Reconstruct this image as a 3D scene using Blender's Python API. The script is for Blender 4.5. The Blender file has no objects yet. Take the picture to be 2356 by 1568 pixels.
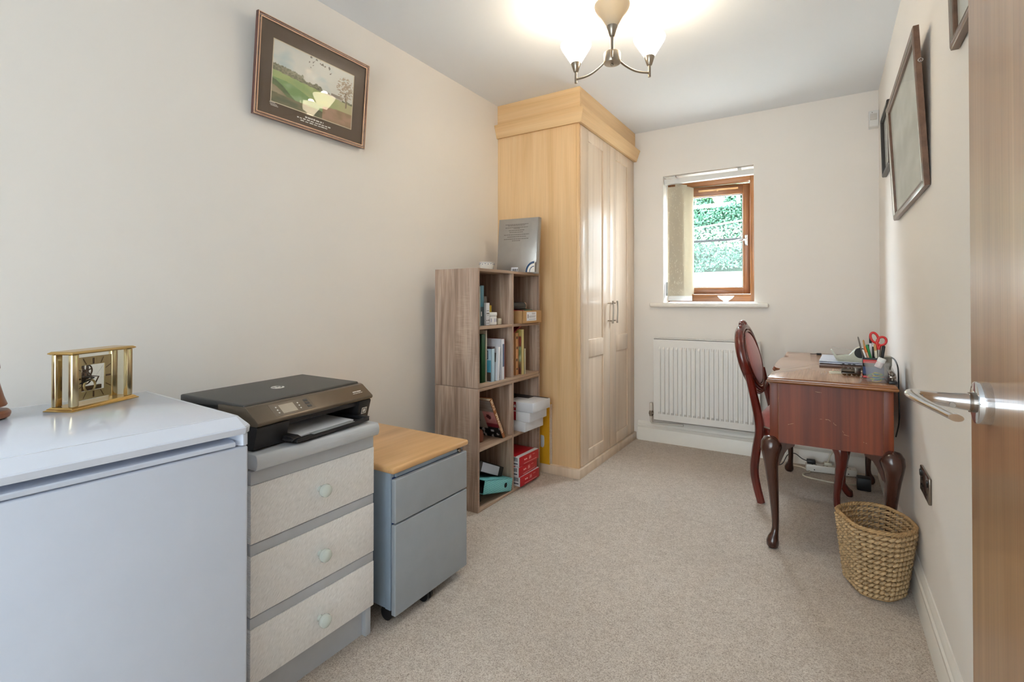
import bpy, bmesh, math, random
from mathutils import Vector, Matrix, noise as mnoise
from math import pi, sin, cos, radians, sqrt, atan2

sc = bpy.context.scene
COL = sc.collection
random.seed(11)

# ------------------------------------------------------------------ camera
cam = bpy.data.cameras.new('camera')
cam.sensor_width = 36.0
cam.lens = 36.0 * 1146.8 / 2356.0
cam.shift_y = -(784.0 - 680.2) / 2356.0
cam.clip_start = 0.02
camo = bpy.data.objects.new('camera', cam)
camo.location = (0, 0, 1.088)
camo.rotation_euler = (pi / 2 + 0.0082, 0, 0.5622)
COL.objects.link(camo)
sc.camera = camo

# ------------------------------------------------------------------ view, world, lights
vs = sc.view_settings
vs.view_transform = 'Standard'
vs.look = 'None'
vs.gamma = 1.0
vs.use_curve_mapping = False
vs.exposure = 1.12
sc.cycles.use_denoising = True
sc.cycles.max_bounces = 10
sc.cycles.diffuse_bounces = 6
sc.cycles.glossy_bounces = 4
sc.cycles.transparent_max_bounces = 12
sc.cycles.caustics_reflective = False
sc.cycles.caustics_refractive = False
sc.cycles.sample_clamp_indirect = 6.0

SKY = 24.0            # overcast sky radiance
BULB = 0.9            # W per lit bulb
REAR_TOP_FILL = 8.0           # power of an invented overhead fill lamp, unseen behind the camera
REAR_BACK_FILL = 60.0        # power of an invented upright fill lamp, unseen behind the camera

wd = bpy.data.worlds.new('overcast_sky')
sc.world = wd
wd.use_nodes = True
nt = wd.node_tree
nt.nodes.clear()
out = nt.nodes.new('ShaderNodeOutputWorld')
bg = nt.nodes.new('ShaderNodeBackground')
bg.inputs['Color'].default_value = (0.78, 0.89, 1.0, 1)
bg.inputs['Strength'].default_value = SKY
nt.links.new(bg.outputs[0], out.inputs[0])


def area_light(name, loc, rot, sx, sy, energy, color, portal=False):
    l = bpy.data.lights.new(name, 'AREA')
    l.shape = 'RECTANGLE'
    l.size, l.size_y = sx, sy
    l.energy = energy
    l.color = color
    if portal:
        l.cycles.is_portal = True
    o = bpy.data.objects.new(name, l)
    o.location = loc
    o.rotation_euler = rot
    COL.objects.link(o)
    return o


# sampling portal in the window opening (emits nothing itself)
area_light('window_portal', (-0.74, 4.12, 1.55), (-pi / 2, 0, 0), 0.64, 1.0, 1, (1, 1, 1), True)
# invented overhead fill, out of view, adds cool light from the camera side
area_light('rear_overhead_fill', (0.0, -1.60, 2.37), (0, 0, 0), 2.0, 1.2, REAR_TOP_FILL, (0.80, 0.90, 1.0))

# invented upright fill in front of the solid rear wall, brightens the near end
area_light('rear_upright_fill', (-0.50, -2.90, 1.25), (pi / 2, 0, pi), 2.4, 2.1, REAR_BACK_FILL, (0.74, 0.87, 1.0))


def bulb_light(name, loc, energy):
    l = bpy.data.lights.new(name, 'POINT')
    l.energy = energy
    l.color = (1.0, 0.89, 0.77)
    l.shadow_soft_size = 0.022
    o = bpy.data.objects.new(name, l)
    o.location = loc
    COL.objects.link(o)
    return o


# ------------------------------------------------------------------ colour and materials
def lin(c):
    def f(v):
        v /= 255.0
        return v / 12.92 if v <= 0.04045 else ((v + 0.055) / 1.055) ** 2.4
    return (f(c[0]), f(c[1]), f(c[2]), 1.0)


def newmat(name):
    m = bpy.data.materials.new(name)
    m.use_nodes = True
    n = m.node_tree
    n.nodes.clear()
    o = n.nodes.new('ShaderNodeOutputMaterial')
    b = n.nodes.new('ShaderNodeBsdfPrincipled')
    n.links.new(b.outputs[0], o.inputs[0])
    return m, n, b


def coords(n, scale=(1, 1, 1), rot=(0, 0, 0)):
    tc = n.nodes.new('ShaderNodeTexCoord')
    mp = n.nodes.new('ShaderNodeMapping')
    mp.inputs['Scale'].default_value = scale
    mp.inputs['Rotation'].default_value = rot
    n.links.new(tc.outputs['Object'], mp.inputs['Vector'])
    return mp.outputs[0]


def noise(n, vec, scale, detail=3.0, rough=0.55, dist=0.0):
    t = n.nodes.new('ShaderNodeTexNoise')
    t.inputs['Scale'].default_value = scale
    t.inputs['Detail'].default_value = detail
    t.inputs['Roughness'].default_value = rough
    t.inputs['Distortion'].default_value = dist
    n.links.new(vec, t.inputs['Vector'])
    return t.outputs['Fac']


def ramp(n, fac, stops):
    r = n.nodes.new('ShaderNodeValToRGB')
    e = r.color_ramp.elements
    while len(e) < len(stops):
        e.new(0.5)
    for i, (p, c) in enumerate(stops):
        e[i].position = p
        e[i].color = c
    n.links.new(fac, r.inputs[0])
    return r.outputs[0]


def mix(n, fac, a, b, mode='MIX'):
    m = n.nodes.new('ShaderNodeMix')
    m.data_type = 'RGBA'
    m.blend_type = mode
    for k, v in ((0, fac), (6, a), (7, b)):
        if isinstance(v, (float, int)):
            m.inputs[k].default_value = v
        elif isinstance(v, tuple):
            m.inputs[k].default_value = v
        else:
            n.links.new(v, m.inputs[k])
    return m.outputs[2]


def bump(n, b, h, strength, dist=0.002):
    u = n.nodes.new('ShaderNodeBump')
    u.inputs['Strength'].default_value = strength
    u.inputs['Distance'].default_value = dist
    n.links.new(h, u.inputs['Height'])
    n.links.new(u.outputs[0], b.inputs['Normal'])


def plain(name, c, rough=0.5, metal=0.0, var=0.04, vs_=18.0, bs=0.0, bscale=300.0, coat=0.0, spec=0.5):
    m, n, b = newmat(name)
    col = lin(c)
    v = coords(n)
    f = noise(n, v, vs_)
    lo = tuple(x * (1 - var) for x in col[:3]) + (1,)
    hi = tuple(min(1, x * (1 + var)) for x in col[:3]) + (1,)
    n.links.new(ramp(n, f, [(0.3, lo), (0.7, hi)]), b.inputs['Base Color'])
    b.inputs['Roughness'].default_value = rough
    b.inputs['Metallic'].default_value = metal
    b.inputs['Coat Weight'].default_value = coat
    b.inputs['Coat Roughness'].default_value = 0.08
    b.inputs['Specular IOR Level'].default_value = spec
    if bs:
        bump(n, b, noise(n, v, bscale, 4), bs)
    return m


def wood(name, cs, axis='z', freq=22.0, stretch=0.06, rough=0.4, coat=0.0, fine=0.35, bs=0.08, dist=0.6, cross=0.0):
    """streaky grain running along axis; cs = dark, mid, light"""
    m, n, b = newmat(name)
    s = [freq, freq, freq]
    s['xyz'.index(axis)] = freq * stretch
    v = coords(n, tuple(s))
    f = noise(n, v, 1.0, 4.0, 0.55, dist)
    col = ramp(n, f, [(0.25, lin(cs[0])), (0.5, lin(cs[1])), (0.75, lin(cs[2]))])
    s2 = [freq * 11] * 3
    s2['xyz'.index(axis)] = freq * 0.25
    f2 = noise(n, coords(n, tuple(s2)), 1.0, 2.0)
    dk = ramp(n, f2, [(0.3, (1 - fine, 1 - fine, 1 - fine, 1)), (0.62, (1, 1, 1, 1))])
    col = mix(n, 1.0, col, dk, 'MULTIPLY')
    if cross:
        s3 = [14.0] * 3
        s3['xyz'.index(axis)] = 420.0
        f3 = noise(n, coords(n, tuple(s3)), 1.0, 1.0)
        f4 = noise(n, coords(n, (9, 9, 2.2)), 1.0, 2.0)
        msk = ramp(n, f4, [(0.56, (0, 0, 0, 1)), (0.66, (1, 1, 1, 1))])
        st = ramp(n, f3, [(0.45, (0, 0, 0, 1)), (0.62, (1, 1, 1, 1))])
        k = mix(n, 1.0, msk, st, 'MULTIPLY')
        kk = mix(n, cross, (0, 0, 0, 1), k)
        col = mix(n, kk, col, lin((206, 182, 160)))
    n.links.new(col, b.inputs['Base Color'])
    b.inputs['Roughness'].default_value = rough
    b.inputs['Coat Weight'].default_value = coat
    b.inputs['Coat Roughness'].default_value = 0.12
    if bs:
        bump(n, b, f2, bs, 0.001)
    return m


def pane_mat(name, tint=(0.97, 0.985, 0.98), refl=1.0):
    m = bpy.data.materials.new(name)
    m.use_nodes = True
    n = m.node_tree
    n.nodes.clear()
    o = n.nodes.new('ShaderNodeOutputMaterial')
    t = n.nodes.new('ShaderNodeBsdfTransparent')
    t.inputs[0].default_value = tint + (1,)
    g = n.nodes.new('ShaderNodeBsdfGlossy')
    g.inputs['Roughness'].default_value = 0.01
    lw = n.nodes.new('ShaderNodeLayerWeight')       # Schlick: same from either face
    lw.inputs['Blend'].default_value = 0.5
    pw = n.nodes.new('ShaderNodeMath')
    pw.operation = 'POWER'
    pw.inputs[1].default_value = 5.0
    n.links.new(lw.outputs['Facing'], pw.inputs[0])
    mu = n.nodes.new('ShaderNodeMath')
    mu.operation = 'MULTIPLY_ADD'
    mu.use_clamp = True
    mu.inputs[1].default_value = 0.95 * refl
    mu.inputs[2].default_value = 0.035 * refl
    n.links.new(pw.outputs[0], mu.inputs[0])
    x = n.nodes.new('ShaderNodeMixShader')
    n.links.new(mu.outputs[0], x.inputs[0])
    n.links.new(t.outputs[0], x.inputs[1])
    n.links.new(g.outputs[0], x.inputs[2])
    n.links.new(x.outputs[0], o.inputs[0])
    return m


def frosted(name, c, alpha=0.45):
    """cloudy plastic: part see-through, part diffuse"""
    m = bpy.data.materials.new(name)
    m.use_nodes = True
    n = m.node_tree
    n.nodes.clear()
    o = n.nodes.new('ShaderNodeOutputMaterial')
    t = n.nodes.new('ShaderNodeBsdfTransparent')
    b = n.nodes.new('ShaderNodeBsdfPrincipled')
    b.inputs['Base Color'].default_value = lin(c)
    b.inputs['Roughness'].default_value = 0.15
    x = n.nodes.new('ShaderNodeMixShader')
    x.inputs[0].default_value = alpha
    n.links.new(t.outputs[0], x.inputs[1])
    n.links.new(b.outputs[0], x.inputs[2])
    n.links.new(x.outputs[0], o.inputs[0])
    return m


def emissive(name, c, strength, base=(240, 236, 225)):
    m, n, b = newmat(name)
    b.inputs['Base Color'].default_value = lin(base)
    b.inputs['Roughness'].default_value = 0.3
    b.inputs['Emission Color'].default_value = lin(c)
    b.inputs['Emission Strength'].default_value = strength
    return m


def print_mat(name, rough=0.5):
    m, n, b = newmat(name)
    a = n.nodes.new('ShaderNodeAttribute')
    a.attribute_name = 'Col'
    n.links.new(a.outputs['Color'], b.inputs['Base Color'])
    b.inputs['Roughness'].default_value = rough
    return m


def carpet_mat():
    m, n, b = newmat('beige_carpet')
    v = coords(n)
    f = noise(n, v, 260.0, 3.0, 0.8)
    c = ramp(n, f, [(0.30, lin((148, 127, 110))), (0.47, lin((222, 207, 193))), (0.62, lin((248, 239, 228)))])
    f2 = noise(n, v, 42.0, 4.0, 0.7)
    d = ramp(n, f2, [(0.3, (0.84, 0.82, 0.80, 1)), (0.65, (1, 1, 1, 1))])
    c = mix(n, 1.0, c, d, 'MULTIPLY')
    f3 = noise(n, v, 2.6, 3.0, 0.6)
    d3 = ramp(n, f3, [(0.3, (0.90, 0.89, 0.88, 1)), (0.7, (1, 1, 1, 1))])
    c = mix(n, 1.0, c, d3, 'MULTIPLY')
    n.links.new(c, b.inputs['Base Color'])
    b.inputs['Roughness'].default_value = 0.95
    b.inputs['Specular IOR Level'].default_value = 0.1
    b.inputs['Sheen Weight'].default_value = 0.15
    bump(n, b, f, 0.9, 0.006)
    return m


def diag_vinyl():
    m, n, b = newmat('white_diagonal_vinyl')
    tc = n.nodes.new('ShaderNodeTexCoord')
    r1 = n.nodes.new('ShaderNodeMapping')
    r1.inputs['Rotation'].default_value = (radians(38), 0, 0)
    n.links.new(tc.outputs['Object'], r1.inputs['Vector'])
    mp = n.nodes.new('ShaderNodeMapping')
    mp.inputs['Scale'].default_value = (60, 620, 60)
    n.links.new(r1.outputs[0], mp.inputs['Vector'])
    f = noise(n, mp.outputs[0], 1.0, 2.0, 0.6)
    c = ramp(n, f, [(0.35, lin((226, 226, 227))), (0.6, lin((250, 250, 251)))])
    n.links.new(c, b.inputs['Base Color'])
    b.inputs['Roughness'].default_value = 0.55
    bump(n, b, f, 0.3, 0.001)
    return m


M = {}
M['wall'] = plain('magnolia_wall_paint', (233, 228, 222), 0.85, var=0.012, vs_=1.4, bs=0.05, bscale=220)
M['ceiling'] = plain('ceiling_white', (232, 236, 241), 0.9, var=0.01, vs_=1.0, bs=0.03, bscale=160)
M['trim'] = plain('trim_white_gloss', (236, 232, 224), 0.35, var=0.01)
M['carpet'] = carpet_mat()
M['maple'] = wood('pale_maple_side', ((204, 164, 116), (221, 184, 138), (229, 197, 154)), 'z', 13, 0.05, 0.42, 0.0, 0.07, 0.03)
M['maple_h'] = wood('pale_maple_horizontal', ((202, 160, 110), (220, 182, 134), (228, 196, 150)), 'y', 13, 0.05, 0.42, 0.0, 0.07, 0.03)
M['maple_x'] = wood('pale_maple_across', ((202, 160, 110), (220, 182, 134), (228, 196, 150)), 'x', 13, 0.05, 0.42, 0.0, 0.07, 0.03)
M['maple_d'] = wood('pale_maple_door', ((204, 180, 155), (220, 198, 174), (228, 208, 186)), 'z', 14, 0.04, 0.33, 0.15, 0.07, 0.03)
M['sonoma'] = wood('grey_oak_board', ((128, 102, 86), (178, 151, 132), (212, 190, 172)), 'z', 26, 0.055, 0.55, 0.0, 0.3, 0.12, 1.0, 0.38)
M['sonoma_y'] = wood('grey_oak_shelf', ((134, 106, 86), (172, 144, 122), (198, 172, 148)), 'y', 24, 0.05, 0.55, 0.0, 0.25, 0.1, 0.8)
M['door_oak'] = wood('oak_door_veneer', ((164, 118, 76), (190, 146, 102), (210, 170, 128)), 'z', 20, 0.035, 0.3, 0.35, 0.16, 0.04, 0.9)
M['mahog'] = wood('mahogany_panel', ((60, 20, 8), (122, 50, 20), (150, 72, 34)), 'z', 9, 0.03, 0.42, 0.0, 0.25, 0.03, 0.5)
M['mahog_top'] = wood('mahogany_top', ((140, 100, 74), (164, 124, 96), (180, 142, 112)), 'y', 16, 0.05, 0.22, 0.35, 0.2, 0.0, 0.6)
M['mahog_edge'] = wood('mahogany_moulding', ((104, 58, 28), (138, 84, 44), (158, 104, 60)), 'x', 18, 0.05, 0.22, 0.5, 0.2, 0.0)
M['mahog_dk'] = wood('mahogany_leg', ((40, 21, 15), (66, 36, 27), (82, 48, 36)), 'z', 14, 0.08, 0.2, 0.5, 0.2, 0.0)
M['chairwood'] = wood('red_mahogany_chair', ((62, 18, 12), (102, 32, 23), (124, 48, 36)), 'z', 16, 0.08, 0.22, 0.6, 0.2, 0.0)
M['velvet'] = plain('dusty_pink_velvet', (176, 98, 92), 0.8, var=0.09, vs_=60, bs=0.2, bscale=700)
M['velvet'].node_tree.nodes['Principled BSDF'].inputs['Sheen Weight'].default_value = 0.6
M['beech'] = wood('beech_top', ((206, 158, 106), (226, 180, 126), (236, 194, 144)), 'y', 16, 0.05, 0.35, 0.1, 0.06, 0.0)
M['winwood'] = wood('oak_window_stain', ((104, 62, 28), (146, 92, 46), (172, 116, 64)), 'z', 26, 0.06, 0.38, 0.2, 0.15, 0.03)
M['winwood_x'] = wood('oak_window_stain_rail', ((104, 62, 28), (146, 92, 46), (172, 116, 64)), 'x', 26, 0.06, 0.38, 0.2, 0.15, 0.03)
M['frame_dk'] = wood('reddish_frame', ((58, 24, 16), (88, 40, 28), (110, 56, 40)), 'y', 20, 0.05, 0.25, 0.4, 0.15, 0.0)
M['frame_br'] = wood('brown_frame', ((84, 58, 42), (112, 80, 60), (132, 98, 76)), 'y', 20, 0.05, 0.32, 0.2, 0.15, 0.0)
M['frame_bk'] = plain('black_frame', (44, 38, 32), 0.35)
M['gold'] = plain('gilt_line', (206, 168, 140), 0.5, 0.2)
M['white_gloss'] = plain('white_enamel', (218, 226, 242), 0.16, var=0.012, coat=0.4)
M['white_satin'] = plain('white_enamel_satin', (208, 217, 234), 0.4, var=0.012)
M['vinyl'] = diag_vinyl()
M['chest_grey'] = plain('pale_grey_laminate', (190, 195, 203), 0.45, var=0.03)
M['chest_top'] = plain('pale_grey_top', (198, 203, 210), 0.4, var=0.03)
M['porcelain'] = plain('pale_mint_knob', (214, 224, 220), 0.15, var=0.01, coat=0.6)
M['steel_grey'] = plain('silver_grey_steel', (158, 165, 172), 0.42, 0.0, var=0.03, bs=0.03, bscale=900)
M['steel_side'] = plain('blue_grey_steel', (150, 166, 182), 0.42, var=0.03)
M['navy'] = plain('navy_plastic', (24, 48, 104), 0.5)
M['black'] = plain('black_plastic', (26, 26, 28), 0.42)
M['black_gloss'] = plain('black_gloss', (14, 14, 16), 0.15)
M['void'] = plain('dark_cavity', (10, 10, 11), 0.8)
M['printer_lid'] = plain('charcoal_lid', (62, 60, 58), 0.42, var=0.03, bs=0.05, bscale=1200)
M['printer_panel'] = plain('bronze_panel', (104, 92, 78), 0.3, 0.45, var=0.03)
M['printer_body'] = plain('printer_black', (34, 34, 37), 0.4)
M['screen'] = plain('grey_screen', (178, 166, 148), 0.25)
M['paper'] = plain('white_paper', (232, 234, 240), 0.8, var=0.01)
M['mark_white'] = plain('white_print', (235, 232, 226), 0.6)
M['mark_dark'] = plain('dark_print', (52, 48, 46), 0.7)
M['mark_grey'] = plain('grey_print', (104, 98, 92), 0.7)
M['brass'] = plain('polished_brass', (206, 172, 108), 0.25, 1.0, var=0.03)
M['brass_pale'] = plain('pale_brass', (206, 188, 150), 0.22, 1.0, var=0.03)
M['brass_dk'] = plain('dark_brass', (92, 66, 38), 0.35, 0.9)
M['dial'] = plain('gilt_dial', (196, 176, 132), 0.3, 0.75)
M['chrome'] = plain('chrome', (214, 216, 220), 0.06, 1.0, var=0.0)
M['nickel'] = plain('brushed_nickel', (158, 148, 136), 0.28, 1.0, var=0.03)
M['plate_dk'] = plain('black_nickel', (140, 132, 124), 0.14, 1.0, var=0.02)
M['pane'] = pane_mat('window_glass')
M['picglass'] = pane_mat('picture_glass', (0.98, 0.98, 0.98), 0.38)
M['clockglass'] = pane_mat('clock_glass', (0.96, 0.95, 0.9), 1.2)
M['mount'] = plain('taupe_mount', (104, 88, 74), 0.8, var=0.02)
M['print'] = print_mat('painted_print', 0.6)
M['shade_lit'] = emissive('lit_opal_glass', (255, 234, 200), 12.0)
M['shade_off'] = plain('opal_glass_unlit', (226, 208, 176), 0.3, var=0.06, vs_=26)
M['rad'] = plain('radiator_white', (228, 226, 222), 0.35, var=0.01)
M['shadow_gap'] = plain('dark_slot', (60, 56, 52), 0.8)
M['pipe'] = plain('white_pipe', (222, 216, 206), 0.4)
M['wicker'] = plain('seagrass', (186, 156, 116), 0.42, var=0.35, vs_=70, bs=0.3, bscale=500)
M['wicker_rim'] = plain('seagrass_rim', (176, 142, 98), 0.6, var=0.25, vs_=70, bs=0.3, bscale=500)
M['silver_cover'] = plain('silver_book_cover', (166, 161, 156), 0.28, 0.6, var=0.03)
M['pages'] = plain('page_block', (222, 208, 182), 0.9, var=0.05, vs_=120)
M['card'] = plain('brown_cardboard', (186, 146, 98), 0.8, var=0.06)
M['china'] = plain('white_china', (232, 230, 224), 0.15, coat=0.5)
M['blue_glaze'] = plain('blue_glaze', (38, 72, 110), 0.2, coat=0.5)
M['white_plastic'] = plain('white_plastic', (232, 232, 230), 0.4)
M['yellow'] = plain('yellow_card', (214, 158, 24), 0.55)
M['teal_file'] = None
M['red_box'] = plain('red_ream_box', (186, 18, 34), 0.45, var=0.05)
M['white_box'] = plain('white_carton', (214, 216, 222), 0.55, var=0.03)
M['clear'] = frosted('cloudy_clear_plastic', (220, 222, 224), 0.13)
M['clear2'] = frosted('clear_sleeve', (205, 200, 195), 0.45)
M['cream'] = plain('cream_plastic', (222, 216, 196), 0.45)
M['blindcloth'] = plain('blind_fabric', (214, 204, 184), 0.85, var=0.02, bs=0.1, bscale=500)
_n = M['blindcloth'].node_tree
_t = _n.nodes.new('ShaderNodeBsdfTranslucent')
_t.inputs[0].default_value = lin((224, 218, 204))
_x = _n.nodes.new('ShaderNodeMixShader')
_x.inputs[0].default_value = 0.4
_o = [q for q in _n.nodes if q.type == 'OUTPUT_MATERIAL'][0]
_n.links.new(_n.nodes['Principled BSDF'].outputs[0], _x.inputs[1])
_n.links.new(_t.outputs[0], _x.inputs[2])
_n.links.new(_x.outputs[0], _o.inputs[0])
M['blindleaf'] = plain('blind_leaf_print', (232, 226, 210), 0.8, var=0.02)
M['rail_white'] = plain('headrail_white', (222, 222, 220), 0.4)
M['grey_pl'] = plain('grey_plastic', (160, 164, 166), 0.45)
M['glass_solid'] = frosted('pressed_glass', (240, 244, 246), 0.5)
M['pewter'] = plain('pewter', (120, 112, 104), 0.32, 0.9)
M['laptop'] = plain('laptop_silver', (192, 198, 210), 0.32, 0.35, var=0.01)
M['tapebody'] = plain('pale_grey_green_plastic', (196, 200, 186), 0.4)
M['red_pl'] = plain('red_plastic', (206, 34, 30), 0.3)
M['green_pen'] = plain('green_pen', (24, 132, 62), 0.35)
M['orange'] = plain('orange_pencil', (214, 112, 36), 0.5)
M['blue_band'] = plain('blue_rubber', (60, 120, 170), 0.6)
M['yellow_band'] = plain('yellow_rubber', (222, 190, 60), 0.6)
M['green_band'] = plain('green_rubber', (120, 170, 80), 0.6)
M['hall'] = plain('hall_wall_paint', (226, 224, 218), 0.85, var=0.01)
M['sage'] = plain('pale_patio', (214, 208, 198), 0.9, var=0.08, vs_=6)


def flat(key, c, rough=0.5, **k):
    if key not in M or M[key] is None:
        M[key] = plain(key, c, rough, **k)
    return M[key]


# ------------------------------------------------------------------ mesh builder
class MB:
    def __init__(self):
        self.bm = bmesh.new()
        self.mi = 0

    def _tag(self, faces):
        for f in faces:
            f.material_index = self.mi

    def box(self, x0, x1, y0, y1, z0, z1, bev=0.0, seg=2, T=None):
        vs_ = [self.bm.verts.new(p) for p in ((x0, y0, z0), (x1, y0, z0), (x1, y1, z0), (x0, y1, z0),
                                             (x0, y0, z1), (x1, y0, z1), (x1, y1, z1), (x0, y1, z1))]
        fs = [self.bm.faces.new([vs_[i] for i in q]) for q in
              ((3, 2, 1, 0), (4, 5, 6, 7), (0, 1, 5, 4), (1, 2, 6, 5), (2, 3, 7, 6), (3, 0, 4, 7))]
        self._tag(fs)
        if T is not None:
            bmesh.ops.transform(self.bm, matrix=T, verts=vs_)
        if bev:
            es = list({e for f in fs for e in f.edges})
            bmesh.ops.bevel(self.bm, geom=es, offset=bev, segments=seg, profile=0.5, affect='EDGES', material=-1)
        return self

    def ring_loft(self, rings, cap=(True, True), closed=False):
        """rings: list of equal-length point lists"""
        V = [[self.bm.verts.new(p) for p in r] for r in rings]
        k = len(V[0])
        fs = []
        nR = len(V)
        for i in range(nR if closed else nR - 1):
            a, b = V[i], V[(i + 1) % nR]
            for j in range(k):
                fs.append(self.bm.faces.new((a[j], a[(j + 1) % k], b[(j + 1) % k], b[j])))
        if not closed:
            if cap[0]:
                fs.append(self.bm.faces.new(list(reversed(V[0]))))
            if cap[1]:
                fs.append(self.bm.faces.new(V[-1]))
        self._tag(fs)
        return self

    def cyl(self, p0, p1, r0, r1=None, n=20, cap=(True, True)):
        return self.tube([p0, p1], [r0, r0 if r1 is None else r1], n, cap)

    def tube(self, pts, r, n=10, cap=(True, True), closed=False, flat_=None):
        pts = [Vector(p) for p in pts]
        N = len(pts)
        rr = r if isinstance(r, (list, tuple)) else [r] * N
        rings = []
        up = None
        for i in range(N):
            if closed:
                d = pts[(i + 1) % N] - pts[i - 1]
            else:
                d = pts[min(i + 1, N - 1)] - pts[max(i - 1, 0)]
            d.normalize()
            if up is None:
                a = Vector((0, 0, 1)) if abs(d.z) < 0.9 else Vector((1, 0, 0))
                up = (a - d * a.dot(d)).normalized()
            else:
                up = (up - d * up.dot(d)).normalized()
            s = d.cross(up)
            fa, fb = ((1, 1) if not flat_ else flat_[i] if isinstance(flat_, list) else flat_)
            rings.append([pts[i] + (up * cos(t) * fa + s * sin(t) * fb) * rr[i] for t in [2 * pi * j / n for j in range(n)]])
        return self.ring_loft(rings, cap, closed)

    def lathe(self, prof, n=28, T=None, cap=(True, True), sx=1.0, sy=1.0):
        rings = []
        for (r, z) in prof:
            ring = [Vector((r * cos(2 * pi * j / n) * sx, r * sin(2 * pi * j / n) * sy, z)) for j in range(n)]
            if T is not None:
                ring = [T @ p for p in ring]
            rings.append(ring)
        return self.ring_loft(rings, cap)

    def prism(self, poly, a0, a1, axis='z', bev=0.0, T=None, seg=2):
        """poly in the two other axes (in xyz order), extruded along axis"""
        def P(p, a):
            if axis == 'z':
                v = Vector((p[0], p[1], a))
            elif axis == 'y':
                v = Vector((p[0], a, p[1]))
            else:
                v = Vector((a, p[0], p[1]))
            return T @ v if T is not None else v
        A = [self.bm.verts.new(P(p, a0)) for p in poly]
        B = [self.bm.verts.new(P(p, a1)) for p in poly]
        k = len(poly)
        fs = [self.bm.faces.new(list(reversed(A))), self.bm.faces.new(B)]
        for j in range(k):
            fs.append(self.bm.faces.new((A[j], A[(j + 1) % k], B[(j + 1) % k], B[j])))
        self._tag(fs)
        if bev:
            es = list({e for f in fs for e in f.edges})
            bmesh.ops.bevel(self.bm, geom=es, offset=bev, segments=seg, profile=0.5, affect='EDGES', material=-1)
        return self

    def ball(self, c, r, n=16, m=10, sc_=(1, 1, 1)):
        prof = [(max(1e-5, r * sin(pi * i / m)), -r * cos(pi * i / m)) for i in range(m + 1)]
        T = Matrix.Translation(Vector(c)) @ Matrix.Diagonal((sc_[0], sc_[1], sc_[2], 1))
        return self.lathe(prof, n, T)

    def quad(self, a, b, c, d):
        f = self.bm.faces.new([self.bm.verts.new(p) for p in (a, b, c, d)])
        self._tag([f])
        return self

    def torus(self, c, R, r, T=None, n=28, k=8, a0=0, a1=2 * pi, sx=1, sy=1):
        full = abs(a1 - a0 - 2 * pi) < 1e-6
        cnt = n if full else n + 1
        pts = []
        for i in range(cnt):
            t = a0 + (a1 - a0) * i / n
            p = Vector((R * cos(t) * sx, R * sin(t) * sy, 0))
            if T is not None:
                p = T @ p
            pts.append(Vector(c) + p)
        return self.tube(pts, r, k, closed=full)

    def text(self, body, size, T, ext=0.0002, spacing=1.0):
        cu = bpy.data.curves.new('t', 'FONT')
        cu.body = body
        cu.size = size
        cu.extrude = ext
        cu.align_x = 'CENTER'
        cu.align_y = 'CENTER'
        cu.space_character = spacing
        cu.resolution_u = 3
        o = bpy.data.objects.new('t', cu)
        COL.objects.link(o)
        dg = bpy.context.evaluated_depsgraph_get()
        me = bpy.data.meshes.new_from_object(o.evaluated_get(dg))
        b2 = bmesh.new()
        b2.from_mesh(me)
        b2.transform(T)
        me2 = bpy.data.meshes.new('t2')
        b2.to_mesh(me2)
        b2.free()
        n0 = len(self.bm.faces)
        self.bm.from_mesh(me2)
        self.bm.faces.ensure_lookup_table()
        self._tag(self.bm.faces[n0:])
        bpy.data.objects.remove(o)
        bpy.data.curves.remove(cu)
        bpy.data.meshes.remove(me)
        bpy.data.meshes.remove(me2)
        return self

    def build(self, name, mat, parent=None, label=None, kind=None, local=False, ang=38.0, origin=None, recalc=True):
        if recalc:
            bmesh.ops.recalc_face_normals(self.bm, faces=self.bm.faces[:])
        off = Vector((0, 0, 0))
        if parent is not None:
            if not local:
                off = OFF.get(parent.name, Vector((0, 0, 0)))
        else:
            if origin is None:
                xs = [v.co for v in self.bm.verts]
                off = Vector(((min(p.x for p in xs) + max(p.x for p in xs)) / 2,
                              (min(p.y for p in xs) + max(p.y for p in xs)) / 2, min(p.z for p in xs)))
            else:
                off = Vector(origin)
        if off.length:
            bmesh.ops.translate(self.bm, vec=-off, verts=self.bm.verts[:])
        me = bpy.data.meshes.new(name)
        self.bm.to_mesh(me)
        self.bm.free()
        for mm in (mat if isinstance(mat, (list, tuple)) else [mat]):
            me.materials.append(mm)
        me.polygons.foreach_set('use_smooth', [True] * len(me.polygons))
        me.set_sharp_from_angle(angle=radians(ang))
        o = bpy.data.objects.new(name, me)
        COL.objects.link(o)
        if parent is not None:
            o.parent = parent
            OFF[o.name] = OFF.get(parent.name, Vector((0, 0, 0)))
        else:
            o.location = off
        if label:
            o['label'] = label
        if kind:
            o['kind'] = kind
        return o


OFF = {}


def thing(name, label, cat, loc=(0, 0, 0), rz=0.0, group=None, kind=None):
    o = bpy.data.objects.new(name, None)
    o.empty_display_size = 0.05
    COL.objects.link(o)
    o.location = loc
    o.rotation_euler = (0, 0, rz)
    o['label'] = label
    o['category'] = cat
    if group:
        o['group'] = group
    if kind:
        o['kind'] = kind
    OFF[o.name] = Vector(loc)
    return o


def struct_root(name, loc=(0, 0, 0)):
    o = bpy.data.objects.new(name, None)
    COL.objects.link(o)
    o.location = loc
    o['kind'] = 'structure'
    OFF[o.name] = Vector(loc)
    return o


def tag(o, label, cat, group=None, kind=None):
    o['label'] = label
    o['category'] = cat
    if group:
        o['group'] = group
    if kind:
        o['kind'] = kind
    return o


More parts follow.
